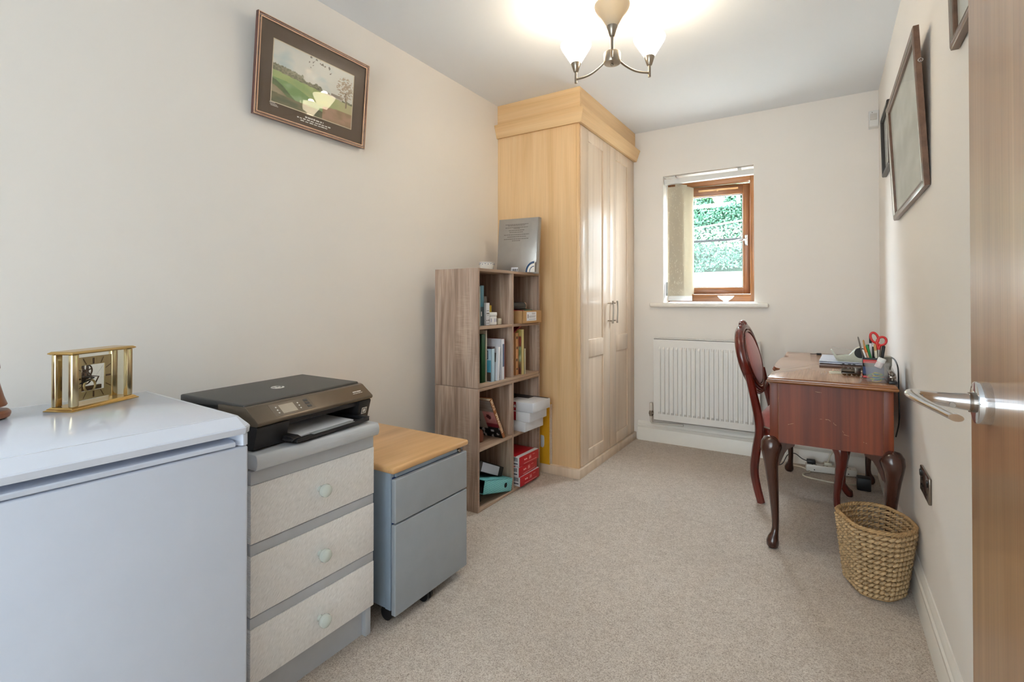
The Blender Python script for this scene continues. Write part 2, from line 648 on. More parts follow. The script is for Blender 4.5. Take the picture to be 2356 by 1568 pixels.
def canvas(name, p0, du, dv, nu, nv, fn, mat, parent, local=False):
    """flat print: colours per vertex; p0 lower left corner"""
    p0, du, dv = Vector(p0), Vector(du), Vector(dv)
    off = Vector((0, 0, 0)) if local else OFF.get(parent.name, Vector((0, 0, 0)))
    vs_, cs, fs = [], [], []
    for j in range(nv + 1):
        for i in range(nu + 1):
            u, v = i / nu, j / nv
            vs_.append(p0 + du * u + dv * v - off)
            c = lin(fn(u, v))
            cs.extend(c)
    for j in range(nv):
        for i in range(nu):
            a = j * (nu + 1) + i
            fs.append((a, a + 1, a + nu + 2, a + nu + 1))
    me = bpy.data.meshes.new(name)
    me.from_pydata(vs_, [], fs)
    at = me.color_attributes.new('Col', 'FLOAT_COLOR', 'POINT')
    at.data.foreach_set('color', cs)
    me.materials.append(mat)
    o = bpy.data.objects.new(name, me)
    COL.objects.link(o)
    o.parent = parent
    return o


def lerp(a, b, t):
    return a + (b - a) * t


def cl(t):
    return max(0.0, min(1.0, t))


def mixc(a, b, t):
    t = cl(t)
    return tuple(lerp(a[i], b[i], t) for i in range(3))


def N2(x, y, s=0.0):
    return mnoise.noise(Vector((x, y, s)))


def smooth(pts, n=6):
    """Catmull-Rom through points"""
    P = [Vector(p) for p in pts]
    P = [P[0] * 2 - P[1]] + P + [P[-1] * 2 - P[-2]]
    out_ = []
    for i in range(1, len(P) - 2):
        for k in range(n):
            t = k / n
            a, b, c, d = P[i - 1], P[i], P[i + 1], P[i + 2]
            out_.append(0.5 * ((2 * b) + (c - a) * t + (2 * a - 5 * b + 4 * c - d) * t * t + (3 * b - a - 3 * c + d) * t ** 3))
    out_.append(P[-2])
    return out_


def frm(o, right, up):
    r = Vector(right).normalized()
    u = Vector(up)
    u = (u - r * u.dot(r)).normalized()
    w = r.cross(u)
    m = Matrix.Identity(4)
    for i in range(3):
        m[i][0], m[i][1], m[i][2], m[i][3] = r[i], u[i], w[i], o[i]
    return m


XL, XR, YB, YN, H = -1.88, 0.2826, 3.845, 0.10, 2.40
X, Z = (1, 0, 0), (0, 0, 1)

# ================================================================== ROOM SHELL
def struct(name, mb, mat, parent=None):
    return mb.build(name, mat, parent, kind='structure' if parent is None else None)


b = MB()
b.box(XL - 0.12, 2.0, -3.1, YB + 0.3, -0.06, 0.0)
struct('floor', b, M['carpet'])
b = MB()
b.box(XL - 0.12, 2.0, -3.1, YB + 0.3, H, H + 0.08)
struct('ceiling', b, M['ceiling'])
b = MB()
b.box(XL - 0.12, XL, YN, YB + 0.3, 0, H)
struct('wall_left', b, M['wall'])
b = MB()
b.box(XR, XR + 0.12, YN - 0.12, YB + 0.3, 0, H)
struct('wall_right', b, M['wall'])
# back wall with window opening
WX0, WX1, WZ0, WZ1 = -1.055, -0.424, 1.062, 2.035
b = MB()
b.box(XL, WX0, YB, YB + 0.3, 0, H)
b.box(WX1, XR, YB, YB + 0.3, 0, H)
b.box(WX0, WX1, YB, YB + 0.3, 0, WZ0)
b.box(WX0, WX1, YB, YB + 0.3, WZ1, H)
struct('wall_back', b, M['wall'])
# nib of wall the oak door hangs from, and the rear of the room behind the camera
DX0, DX1 = -1.05, 0.20
b = MB()
b.box(DX1, XR, YN - 0.12, YN, 0, H)
struct('wall_near', b, M['wall'])
b = MB()
b.box(XL - 0.12, XL, -3.1, YN, 0, H)
b.box(XL, 1.88, -3.1, -2.98, 0, H)
b.box(1.88, 2.0, -3.1, YN, 0, H)
b.box(XR + 0.12, 1.88, YN - 0.12, YN, 0, H)
struct('wall_rear', b, M['hall'])

# skirting boards, moulded profile (distance from wall, height)
SK = [(0, 0), (0.016, 0), (0.016, 0.092), (0.013, 0.098), (0.017, 0.104), (0.017, 0.116), (0.012, 0.122),
      (0.013, 0.132), (0.008, 0.140), (0.004, 0.148), (0, 0.148)]
b = MB()
b.prism([(YB - d, z) for d, z in SK], -1.25, XR - 0.0175, 'x')
struct('baseboard_back', b, M['trim'])
b = MB()
b.prism([(XR - d, z) for d, z in SK], YN, YB, 'y')
struct('baseboard_right', b, M['trim'])
b = MB()
b.prism([(XL + d, z) for d, z in SK], YN, 2.80, 'y')
struct('baseboard_left', b, M['trim'])

# ------------------------------------------------------------------ window
win = struct_root('window_1', (-0.74, YB + 0.16, WZ0))
b = MB()   # fixed outer frame
fy0, fy1 = YB + 0.145, YB + 0.215
x0, x1, z0, z1 = WX0, WX1, WZ0 + 0.012, WZ1
fw = 0.042
b.box(x0, x0 + fw, fy0, fy1, z0, z1, 0.004)
b.box(x1 - fw, x1, fy0, fy1, z0, z1, 0.004)
b.build('frame_stile', M['winwood'], win)
b = MB()
b.box(x0 + fw - 0.002, x1 - fw + 0.002, fy0, fy1, z1 - 0.075, z1, 0.004)
b.box(x0 + fw - 0.002, x1 - fw + 0.002, fy0, fy1, z0, z0 + 0.05, 0.004)
b.box(x0 + fw - 0.002, x1 - fw + 0.002, fy0 - 0.004, fy0 + 0.02, z0 + 0.047, z0 + 0.057, 0.003)
b.build('frame_rail', M['winwood_x'], win)
# opening sash, hinged on the left and pushed a little outwards
ang = radians(5.5)
sx0, sx1, sz0, sz1 = x0 + fw + 0.003, x1 - fw - 0.003, z0 + 0.058, z1 - 0.078
hinge = Vector((sx0, fy0 + 0.02, 0))
ST = Matrix.Translation(hinge) @ Matrix.Rotation(ang, 4, 'Z') @ Matrix.Translation(-hinge)
b = MB()
sw = 0.052
sy0, sy1 = fy0 + 0.012, fy0 + 0.065
b.box(sx0, sx0 + sw, sy0, sy1, sz0, sz1, 0.006, T=ST)
b.box(sx1 - sw, sx1, sy0, sy1, sz0, sz1, 0.006, T=ST)
sash = b.build('sash_frame', M['winwood'], win)
b = MB()
b.box(sx0 + sw - .002, sx1 - sw + .002, sy0, sy1, sz1 - 0.075, sz1, 0.006, T=ST)
b.box(sx0 + sw - .002, sx1 - sw + .002, sy0, sy1, sz0, sz0 + sw, 0.006, T=ST)
b.build('sash_rail', M['winwood_x'], sash)
b = MB()
b.box(sx0 + sw - .004, sx1 - sw + .004, sy0 + .02, sy0 + .026, sz0 + sw - .004, sz1 - 0.071, T=ST)
b.build('glass_pane', M['pane'], sash)
b = MB()
for (a0, a1, c0, c1) in ((sx0 + sw, sx0 + sw + .006, sz0 + sw, sz1 - .075), (sx1 - sw - .006, sx1 - sw, sz0 + sw, sz1 - .075),
                         (sx0 + sw, sx1 - sw, sz0 + sw, sz0 + sw + .006), (sx0 + sw, sx1 - sw, sz1 - .081, sz1 - .075)):
    b.box(a0, a1, sy0 + .012, sy0 + .032, c0, c1, T=ST)
b.build('glazing_bead', M['grey_pl'], sash)
b = MB()   # trickle vent on the sash head
b.box(-0.83, -0.55, sy0 - 0.012, sy0 + 0.004, sz1 - 0.040, sz1 - 0.026, 0.003, T=ST)
b.box(-0.70, -0.685, sy0 - 0.016, sy0, sz1 - 0.044, sz1 - 0.034, 0.002, T=ST)
b.build('trickle_vent', M['beech'], sash)
b = MB()   # chrome espagnolette handle on the right stile
b.box(sx1 - 0.040, sx1 - 0.016, sy0 - 0.012, sy0 + .002, 1.49, 1.57, 0.004, T=ST)
b.tube([ST @ Vector(p) for p in ((sx1 - .028, sy0 - .01, 1.53), (sx1 - .028, sy0 - .035, 1.53), (sx1 - .045, sy0 - .042, 1.531),
                                (sx1 - .10, sy0 - .042, 1.525), (sx1 - .135, sy0 - .038, 1.523))], [.008, .008, .009, .007, .006], 10)
b.build('window_handle', M['chrome'], sash)

# window board and bright reveals
sill = struct_root('trim_1', (-0.74, YB, 1.03))
b = MB()
b.box(-1.150, -0.333, YB - 0.045, YB + 0.002, 1.034, 1.066, 0.010, 3)
b.box(WX0 + .001, WX1 - .001, YB, YB + 0.15, 1.034, 1.066, 0.0)
b.build('window_board', M['trim'], sill)

# ------------------------------------------------------------------ oak room door standing open against the right wall
DOORX = 0.170
door = struct_root('door_1', (DOORX + .02, 0.55, 0))
b = MB()
b.box(DOORX, DOORX + 0.042, 0.165, 0.928, 0.008, 2.03, 0.0015)
b.build('door_leaf', M['door_oak'], door)
b = MB()
b.box(DOORX + 0.004, DOORX + 0.038, 0.928, 0.931, 0.86, 1.06)
b.build('latch_plate', M['chrome'], door)
hy, hz = 0.836, 0.960
b = MB()   # rose
b.lathe([(0.0262, 0), (0.0262, 0.006), (0.0262, 0.012), (0.0255, 0.0135), (0.0235, 0.0140), (0.012, 0.0142)], 40,
        Matrix.Translation((DOORX, hy, hz)) @ Matrix.Rotation(-pi / 2, 4, 'Y'))
rose = b.build('handle_rose', M['chrome'], door)
b = MB()
b.lathe([(0.0125, 0.014), (0.0125, 0.019), (0.010, 0.0195), (0.010, 0.022)], 24,
        Matrix.Translation((DOORX, hy, hz)) @ Matrix.Rotation(-pi / 2, 4, 'Y'))
b.build('handle_collar', M['plate_dk'], rose)
b = MB()   # lever: round neck, return bend, flat blade back along the door
pth = smooth([(DOORX - .018, hy, hz), (DOORX - .038, hy, hz + .001), (DOORX - .058, hy - .001, hz + .003),
              (DOORX - .073, hy - .008, hz + .006), (DOORX - .076, hy - .026, hz + .006), (DOORX - .069, hy - .060, hz + .004),
              (DOORX - .058, hy - .100, hz + .002), (DOORX - .052, hy - .126, hz + .001)], 5)
fl = []
for i in range(len(pth)):
    t = i / (len(pth) - 1)
    if t < .30:
        k = t / .30
        fl.append((lerp(.0112, .0075, k), lerp(.0105, .0095, k)))
    else:
        k = (t - .30) / .70
        fl.append((lerp(.0075, .0040, min(1, k * 1.6)), lerp(.0100, .0072, k)))
b.tube(pth, 1.0, 18, flat_=fl)
b.build('door_lever', M['chrome'], door, ang=50)
b = MB()
b.cyl((DOORX - .036, hy - .0085, hz - .004), (DOORX - .036, hy - .0108, hz - .004), 0.0032, n=12)
b.build('grub_screw', M['pewter'], door)

# ================================================================== GARDEN SEEN THROUGH THE WINDOW
def gz(y):   # rising ground
    return 0.62 + (y - 4.3) * 0.262 if y < 7.7 else 1.51 + (y - 7.7) * 0.95


b = MB()
gv = []
NX, NY = 16, 14
for j in range(NY + 1):
    for i in range(NX + 1):
        x = -6 + 8 * i / NX
        y = 4.3 + 3.5 * j / NY
        gv.append(b.bm.verts.new((x, y, gz(min(y, 7.69)) + 0.012 * N2(x * 3, y * 3))))
for j in range(NY):
    for i in range(NX):
        a = j * (NX + 1) + i
        b.bm.faces.new((gv[a], gv[a + 1], gv[a + NX + 2], gv[a + NX + 1]))
o = b.build('garden_slope', M['sage'], None, kind='structure', origin=(-2, 6, 0), recalc=False)

def leafmat(name, dark, mid, light):
    m, n, bb = newmat(name)
    v = coords(n)
    f = noise(n, v, 16.0, 3.0, 0.7)
    n.links.new(ramp(n, f, [(0.38, lin(dark)), (0.5, lin(mid)), (0.62, lin(light))]), bb.inputs['Base Color'])
    bb.inputs['Roughness'].default_value = 0.7
    bb.inputs['Specular IOR Level'].default_value = 0.06
    return m


M['ivy'] = leafmat('ivy_leaf', (10, 28, 18), (30, 58, 42), (66, 100, 74))
M['shrub'] = leafmat('shrub_leaf', (20, 46, 20), (44, 78, 36), (80, 116, 60))
M['pale_shrub'] = leafmat('pale_ground_cover', (30, 62, 40), (70, 104, 74), (128, 150, 126))
M['soil'] = plain('bank_soil', (12, 24, 15), 0.95, var=0.3, vs_=4, spec=0.0)


def leaves(mb, n, fn, smin, smax):
    for _ in range(n):
        p, nrm = fn()
        s = random.uniform(smin, smax)
        nrm = (Vector(nrm) + Vector((random.uniform(-1, 1), random.uniform(-1, 1), random.uniform(-1, 1))) * 0.75).normalized()
        t = nrm.cross(Vector((random.uniform(-1, 1), random.uniform(-1, 1), 0.3))).normalized()
        u = nrm.cross(t)
        p = Vector(p)
        v = [mb.bm.verts.new(q) for q in (p - t * s, p - u * s * 0.55 + t * s * 0.1 + nrm * s * .15, p + t * s, p + u * s * 0.55 + t * s * 0.1 + nrm * s * .15)]
        mb.bm.faces.new(v)


b = MB()
sv = []
for j in range(31):
    for i in range(31):
        x = -5 + 7 * i / 30
        t = j / 30
        y = 7.62 + 3.4 * t
        sv.append(b.bm.verts.new((x, y, 1.38 + 3.9 * t + 0.18 * N2(x * 1.3, t * 7))))
for j in range(30):
    for i in range(30):
        a = j * 31 + i
        b.bm.faces.new((sv[a], sv[a + 1], sv[a + 32], sv[a + 31]))
b.build('garden_bank', M['soil'], None, kind='structure', origin=(-1.5, 9, 1.4), recalc=False)


def bank_pt(t0, t1, lift):
    def f():
        x = random.uniform(-3.0, 0.4)
        t = random.uniform(t0, t1)
        y = 7.62 + 3.4 * t
        z = 1.38 + 3.9 * t + 0.18 * N2(x * 1.3, t * 7)
        l = random.uniform(0.0, lift) * (0.6 + 0.8 * N2(x * 2.4, t * 14, 3.0))
        return (x, y - l * 0.75, z + l * 0.65), (0, -0.8, 0.6)
    return f


b = MB()
leaves(b, 6000, bank_pt(0.02, 0.13, 0.14), 0.011, 0.026)
tag(b.build('ivy_patch', M['ivy'], recalc=False), 'dark glossy ivy on the lowest part of the garden bank outside window', 'ivy', kind='stuff')
b = MB()
leaves(b, 5000, bank_pt(0.115, 0.20, 0.22), 0.011, 0.026)
tag(b.build('pale_ground_cover', M['pale_shrub'], recalc=False), 'pale flowering ground cover in a band above the ivy outside window', 'plants', kind='stuff')
b = MB()
leaves(b, 7500, bank_pt(0.20, 0.36, 0.2), 0.013, 0.03)
tag(b.build('green_shrubbery', M['ivy'], recalc=False), 'green shrubbery on the middle of the garden bank outside window', 'shrubs', kind='stuff')
b = MB()
leaves(b, 9000, bank_pt(0.37, 0.78, 0.3), 0.016, 0.04)
tag(b.build('light_green_foliage', M['shrub'], recalc=False), 'light green bushes at the top of the garden bank outside window', 'bushes', kind='stuff')
M['pale_timber'] = plain('weathered_pale_timber', (214, 204, 188), 0.8, var=0.1)
b = MB()
b.box(-2.6, -1.22, 8.62, 8.74, 2.60, 2.66, 0.01)
tag(b.build('timber_sleeper', M['pale_timber']), 'pale timber edging lying along the bank between the shrubs outside', 'edging')
b = MB()
b.box(-1.20, -1.15, 8.60, 8.65, 2.62, 2.86, 0.008)
tag(b.build('timber_post', M['pale_timber']), 'short pale upright post among the bushes outside window', 'post')
b = MB()
b.tube([(-2.4, 7.55, 2.05), (-0.2, 7.55, 2.27)], 0.010, 8)
b.cyl((-2.4, 7.55, gz(7.55) - .02), (-2.4, 7.55, 2.06), 0.02, n=8)
b.cyl((-0.2, 7.55, gz(7.55) - .02), (-0.2, 7.55, 2.28), 0.02, n=8)
tag(b.build('wire_line', M['pale_timber']), 'thin pale line stretched across the shrubs outside window', 'line')
M['handrail'] = plain('grey_handrail', (20, 20, 20), 0.8, spec=0.02)
rail = thing('garden_handrail', 'grey garden handrail crossing the lower half of the window view', 'handrail', (-1.3, 5.2, 1.0))
b = MB()
b.tube([(-2.2, 5.2, 1.665), (-0.2, 5.2, 1.675)], 0.012, 10)
b.build('rail_bar', M['handrail'], rail)
b = MB()
b.cyl((-2.1, 5.2, gz(5.2) - .02), (-2.1, 5.2, 1.66), 0.014, n=10)
b.build('rail_post', M['handrail'], rail)
b = MB()
b.cyl((-0.3, 5.2, gz(5.2) - .02), (-0.3, 5.2, 1.67), 0.014, n=10)
b.build('rail_post', M['handrail'], rail)

# ================================================================== WARDROBE
wr = thing('fitted_wardrobe', 'tall pale maple fitted wardrobe with two panelled doors reaching the ceiling', 'wardrobe', (-1.58, 3.32, 0))
WXF = -1.300
b = MB()
b.box(XL + .001, WXF, 2.804, 2.824, 0.055, 2.19)
b.box(WXF, -1.281, 2.804, 2.826, 0.055, 2.19, 0.002)
b.build('side_panel', M['maple'], wr)
b = MB()
b.box(WXF - 0.02, WXF, 2.824, YB - .001, 0.055, 2.19)
b.box(WXF, -1.283, 3.800, YB - .001, 0.055, 2.19, 0.001)
b.build('front_frame', M['maple_d'], wr)
b = MB()
b.box(XL + .001, -1.264, 2.776, YB - .002, 0.0, 0.055, 0.002)
b.build('plinth', M['maple_d'], wr)
b = MB()   # fascia up to the ceiling
b.box(XL + .001, -1.272, 2.800, 2.82, 2.18, H - .001)
b.build('fascia', M['maple_x'], wr)
b = MB()
b.box(-1.292, -1.272, 2.82, YB - .001, 2.18, H - .001)
b.build('fascia', M['maple_h'], wr)
# cornice: flared moulding, two mitred lengths (bottom outset .012, top outset .045)
b = MB()
b.ring_loft([[(XL + .001, 2.800 - .012, 2.176), (XL + .001, 2.800 - .042, 2.257), (XL + .001, 2.81, 2.257), (XL + .001, 2.81, 2.176)],
             [(-1.272 + .012, 2.800 - .012, 2.176), (-1.272 + .042, 2.800 - .042, 2.257), (-1.282, 2.81, 2.257), (-1.282, 2.81, 2.176)]])
b.build('cornice', M['maple_x'], wr)
b = MB()
b.ring_loft([[(-1.272 + .012, 2.800 - .012, 2.176), (-1.272 + .042, 2.800 - .042, 2.257), (-1.282, 2.81, 2.257), (-1.282, 2.81, 2.176)],
             [(-1.272 + .012, YB - .001, 2.176), (-1.272 + .042, YB - .001, 2.257), (-1.282, YB - .001, 2.257), (-1.282, YB - .001, 2.176)]])
b.build('cornice', M['maple_h'], wr)


def wdoor(y0, y1, hy_):
    s = 0.112
    b = MB()
    fx0, fx1 = -1.299, -1.277
    zs = (0.058, 0.140, 0.722, 0.835, 2.098, 2.172)
    b.box(fx0, fx1, y0, y0 + s, zs[0], zs[5], 0.0025)
    b.box(fx0, fx1, y1 - s - .012, y1, zs[0], zs[5], 0.0025)
    for k in (0, 2, 4):
        b.box(fx0, fx1, y0 + s - .001, y1 - s - .011, zs[k], zs[k + 1], 0.0025)
    d = b.build('door', M['maple_d'], wr)
    for (za, zb) in ((zs[1], zs[2]), (zs[3], zs[4])):
        b = MB()
        b.box(fx0, fx1 - 0.008, y0 + s - .002, y1 - s - .010, za - .002, zb + .002)
        b.build('door_panel', M['maple_d'], d)
    b = MB()   # twisted bar handle on two posts
    xo = fx1 + 0.036
    b.tube(smooth([(fx1, hy_, 1.066), (xo - .01, hy_, 1.066)], 2), 0.0042, 8)
    b.tube(smooth([(fx1, hy_, 0.944), (xo - .01, hy_, 0.944)], 2), 0.0042, 8)
    pts = [(xo + 0.004 * sin(k / 14 * pi), hy_ + 0.003 * sin(k / 14 * 2 * pi), 1.082 - (1.082 - .928) * k / 14) for k in range(15)]
    b.tube(pts, [0.0065 if k in (0, 1, 13, 14) else 0.0052 for k in range(15)], 8)
    b.build('handle', M['nickel'], d, label='brushed nickel bar handle')


wdoor(2.830, 3.3135, 3.272)
wdoor(3.3165, 3.798, 3.356)

# ================================================================== BOOKSHELF: two stacked cube units
SX0, SX1, SY0, SY1 = -1.792, -1.505, 2.062, 2.714


def cube_unit(z0, z1, label):
    u = thing('cube_bookcase', label, 'bookcase', ((SX0 + SX1) / 2, (SY0 + SY1) / 2, z0), group='stacked cube bookcases')
    t = 0.0155
    for ya in (SY0, SY1 - t):
        b = MB()
        b.box(SX0, SX1, ya, ya + t, z0, z1, 0.0008)
        b.build('side_panel', M['sonoma'], u)
    ym = 2.400
    b = MB()
    b.box(SX0 + .004, SX1, ym - t / 2, ym + t / 2, z0 + t, z1 - t, 0.0008)
    b.build('divider', M['sonoma'], u)
    zm = (z0 + z1) / 2
    for za in (z0, zm - t / 2, z1 - t):
        for (ya, yb_) in (((SY0 + t, ym - t / 2), (ym + t / 2, SY1 - t)) if za == zm - t / 2 else ((SY0 + t, SY1 - t),)):
            b = MB()
            b.box(SX0 + .004, SX1, ya, yb_, za, za + t, 0.0008)
            b.build('shelf', M['sonoma_y'], u)
    b = MB()
    b.box(SX0, SX0 + .005, SY0 + t, SY1 - t, z0 + t, z1 - t)
    b.build('back_panel', M['sonoma'], u)
    return u


cube_unit(0.0, 0.632, 'grey oak four cube bookcase standing on the carpet, holding red and white boxes')
cube_unit(0.634, 1.252, 'grey oak four cube bookcase on top of another, with books and bottles')

# ================================================================== RADIATOR
rd = thing('panel_radiator', 'white ribbed panel radiator mounted low on the back wall under the window', 'radiator', (-0.75, 3.78, 0.18))
RX0, RX1, RZ0, RZ1, RY = -1.103, -0.385, 0.183, 0.797, 3.762
b = MB()   # pressed front sheet with vertical flutes
nr = 21
zt, zb = RZ1 - 0.060, RZ0 + 0.052
secs = []
pitch = (RX1 - RX0 - 0.06) / nr
def flute(x):
    t = ((x - RX0 - 0.03) / pitch)
    if t < 0 or t > nr:
        return 0.0
    f = t - math.floor(t)
    if f < 0.12: return -0.0
    if f < 0.22: return -0.015 * (f - .12) / .10
    if f < 0.66: return -0.015
    if f < 0.76: return -0.015 * (.76 - f) / .10
    return 0.0
xs = [RX0]
for k in range(nr):
    for f in (0.0, 0.12, 0.22, 0.66, 0.76):
        xs.append(RX0 + 0.03 + (k + f) * pitch)
xs += [RX1 - .03, RX1]
xs = sorted(set(round(x, 6) for x in xs))
rows = [(RZ0, 0), (zb, 0), (zb + .018, 1), (zt - .018, 1), (zt, 0), (RZ1, 0)]
G = [[b.bm.verts.new((x, RY + (flute(x + 1e-6) if w else 0), z)) for x in xs] for (z, w) in rows]
for j in range(len(rows) - 1):
    for i in range(len(xs) - 1):
        b.bm.faces.new((G[j][i], G[j][i + 1], G[j + 1][i + 1], G[j + 1][i]))
b.box(RX0, RX1, RY, RY + 0.004, RZ1 - .004, RZ1)
b.box(RX0, RX1, RY, RY + 0.006, RZ0, RZ0 + .004)
b.build('front_panel', M['rad'], rd, recalc=False, ang=25)
b = MB()
b.box(RX0 + .01, RX1 - .01, RY + .042, RY + .054, RZ0 + .006, RZ1 - .006, 0.003)
b.build('rear_panel', M['rad'], rd)
for xa in (RX0 - .003, RX1):
    b = MB()
    b.box(xa, xa + .003, RY - .001, RY + .06, RZ0 + .004, RZ1 + .004, 0.001)
    b.build('side_cover', M['rad'], rd)
b = MB()   # slotted top grille
b.box(RX0, RX1, RY - .001, RY + .008, RZ1, RZ1 + .006)
b.box(RX0, RX1, RY + .046, RY + .058, RZ1, RZ1 + .006)
n = 56
for k in range(n + 1):
    x = RX0 + (RX1 - RX0) * k / n
    b.box(x - .0032, x + .0032, RY + .008, RY + .046, RZ1 + .001, RZ1 + .006)
b.build('top_grille', M['rad'], rd)
b = MB()
b.box(RX0 + .002, RX1 - .002, RY + .008, RY + .046, RZ1 - .02, RZ1 - .018)
b.build('slot_shade', M['shadow_gap'], rd)  # flat dark sheet, paints the shade between the grille bars
b = MB()
b.cyl((RX0 - .03, RY + .028, .19), (RX0 - .03, RY + .028, .255), .011, n=14)
b.cyl((RX0 - .03, RY + .028, .250), (RX0 - .03, RY + .028, .305), .0135, .012, n=14)
v = b.build('valve_cap', M['pipe'], rd)
b = MB()
b.cyl((RX0 - .03, RY + .028, .205), (RX0 - .03, RY + .028, .245), .014, n=12)
b.cyl((RX0 - .045, RY + .028, .226), (RX0 + .004, RY + .028, .226), .011, n=12)
b.build('valve_body', M['nickel'], rd, label='brassy grey valve body')
b = MB()
b.tube(smooth([(RX0 - .03, RY + .028, .20), (RX0 - .03, RY + .032, .160), (RX0 - .012, RY + .05, .148), (RX0 + .08, RY + .06, .150), (RX0 + .2, RY + .064, .152)], 6), .008, 10)
b.build('supply_pipe', M['pipe'], rd)
for xa in (-.98, -.5):
    b = MB()
    b.box(xa - .015, xa + .015, RY + .054, YB - .0005, .3, .7, .001)
    b.build('wall_bracket', M['rad'], rd)

# ================================================================== VERTICAL BLIND
vb = thing('vertical_blind', 'cream leaf patterned vertical blind drawn to the left of the window', 'blind', (-0.9, YB + .06, 1.08))
b = MB()
b.box(WX0 + .004, WX1 - .002, YB + .018, YB + .060, 1.974, 2.012, 0.003)
b.build('headrail', M['rail_white'], vb)
for x in (-0.98, -0.52):
    b = MB()
    b.box(x - .012, x + .012, YB + .028, YB + .05, 2.012, 2.034, 0.001)
    b.build('ceiling_bracket', M['rail_white'], vb)
for k in range(9):
    cx = -0.968 + 0.0072 * k
    cy = YB + 0.047 + 0.0095 * k
    a = radians(6 + 4.5 * k)
    T = Matrix.Translation((cx, cy, 0)) @ Matrix.Rotation(a, 4, 'Z')
    b = MB()
    hw = 0.0625
    za, zb_ = 1.085, 1.955
    b.box(-hw, hw, -.0005, .0005, za, zb_, T=T)
    b.box(-.006, .006, -.002, .002, zb_, 1.975, T=T)
    s = b.build('slat', M['blindcloth'], vb)
    if k in (0, 1, 8):
        b = MB()
        rr = random.Random(5 + k)
        for _ in range(150):
            x = rr.uniform(-hw + .008, hw - .008)
            z = rr.uniform(za + .02, zb_ - .01)
            t = rr.uniform(-0.9, 0.9)
            L = rr.uniform(.006, .010)
            dx, dz = sin(t) * L, cos(t) * L
            px, pz = cos(t) * L * .33, -sin(t) * L * .33
            b.bm.faces.new([b.bm.verts.new(T @ Vector((x + ex, -.0009, z + ez))) for ex, ez in
                            ((-dx, -dz), (px, pz), (dx, dz), (-px, -pz))])
        b.build('leaf_print', M['blindleaf'], s, recalc=False, kind='stuff')
    b = MB()
    b.box(-hw + .002, hw - .002, -.0028, .0028, za - .004, za + .034, 0.001, T=T)
    b.build('bottom_weight', M['rail_white'], s)
b = MB()
b.tube([(WX0 + .014, YB + .05, 1.97), (WX0 + .014, YB + .05, 1.14)], .0015, 6)
b.tube([(WX0 + .020, YB + .062, 1.97), (WX0 + .020, YB + .062, 1.14)], .0015, 6)
b.build('control_chain', M['rail_white'], vb)
b = MB()
b.box(WX0 + .006, WX0 + .028, YB + .05, YB + .062, 1.12, 1.225, .003)
b.build('chain_weight', M['grey_pl'], vb, label='grey plastic chain weight')

# ================================================================== FREEZER (turned 3 degrees)
fz = thing('freezer', 'white under-counter freezer with glossy lid beside the drawers, clock on top', 'freezer', (-1.429, 0.394, 0), radians(-3.2))
b = MB()
b.box(-.300, .236, -.268, .268, .03, .785, .004)
b.build('cabinet', M['white_satin'], fz, local=True)
b = MB()
b.box(.240, .297, -.268, .268, .055, .757, .006, 3)
fdoor = b.build('door', M['white_satin'], fz, local=True)
# grip strip: recess under the lid, lip below
b = MB()
b.prism([(.236, .7845), (.244, .7845), (.258, .774), (.286, .7725), (.297, .7705), (.299, .768), (.299, .762), (.297, .760), (.236, .760)],
        -.268, .238, 'y')
b.prism([(.236, .238), (.262, .236), (.282, .244), (.296, .252), (.299, .255), (.299, .262), (.296, .266), (.236, .266)], .759, .7845, 'z')
b.build('grip_strip', M['white_satin'], fdoor, local=True)


def lidpoly(x1, y, c, x0=-.300):
    return [(x0, -y), (x1 - c, -y), (x1, -y + c), (x1, y - c), (x1 - c, y), (x0, y)]


b = MB()
r0 = [(p[0], p[1], .786) for p in lidpoly(.303, .274, .016)]
r1 = [(p[0], p[1], .7995) for p in lidpoly(.306, .275, .017)]
r2 = [(p[0], p[1], .8025) for p in lidpoly(.304, .274, .018)]
r3 = [(p[0], p[1], .8165) for p in lidpoly(.247, .270, .006)]
b.ring_loft([r0, r1, r2, r3])
flid = b.build('lid', M['white_gloss'], fz, local=True, ang=12)
b = MB()
b.box(-.292, .240, -.264, .264, .8155, .8170, .0006)
b.build('lid_inset', M['white_gloss'], flid, local=True)

# wooden ornament at the very left edge of the photo
b = MB()
b.lathe([(.040, 0), (.046, .003), (.048, .009), (.048, .014), (.044, .019), (.018, .021), (.016, .026), (.040, .028), (.042, .031), (.036, .050),
         (.028, .085), (.024, .10), (.030, .115), (.028, .13), (.001, .138)], 32,
        Matrix.Translation((-1.6135, 0.315, .8172)))
tag(b.build('turned_ornament', flat('orn', (146, 92, 62), .35)), 'small turned brown wooden ornament on freezer at the left edge', 'ornament')

# ================================================================== SKELETON CLOCK
ck = thing('mantel_clock', 'brass skeleton mantel clock with square open dial on white freezer', 'clock', (-1.612, .520, .8172), radians(28))
cw_, cd = .088, .028
b = MB()   # base: stepped plinth
b.ring_loft([[(sx * (cd + o), sy * (cw_ + o), z) for sx, sy in ((-1, -1), (1, -1), (1, 1), (-1, 1))] for o, z in
             ((.010, 0), (.010, .002), (.006, .004), (.005, .006), (.001, .009))])
b.build('base', M['brass'], ck, local=True, ang=10)
b = MB()
b.ring_loft([[(sx * (cd + o), sy * (cw_ + o), z) for sx, sy in ((-1, -1), (1, -1), (1, 1), (-1, 1))] for o, z in
             ((.001, .1365), (.005, .139), (.005, .141), (.002, .143), (.0, .1445))])
b.build('top_cap', M['brass'], ck, local=True, ang=10)
for sx in (-1, 1):
    for sy in (-1, 1):
        b = MB()
        b.box(sx * (cd - .006) - .006, sx * (cd - .006) + .006, sy * (cw_ - .009) - .009, sy * (cw_ - .009) + .009, .009, .137, .002)
        b.build('corner_pillar', M['brass_pale'], ck, local=True)
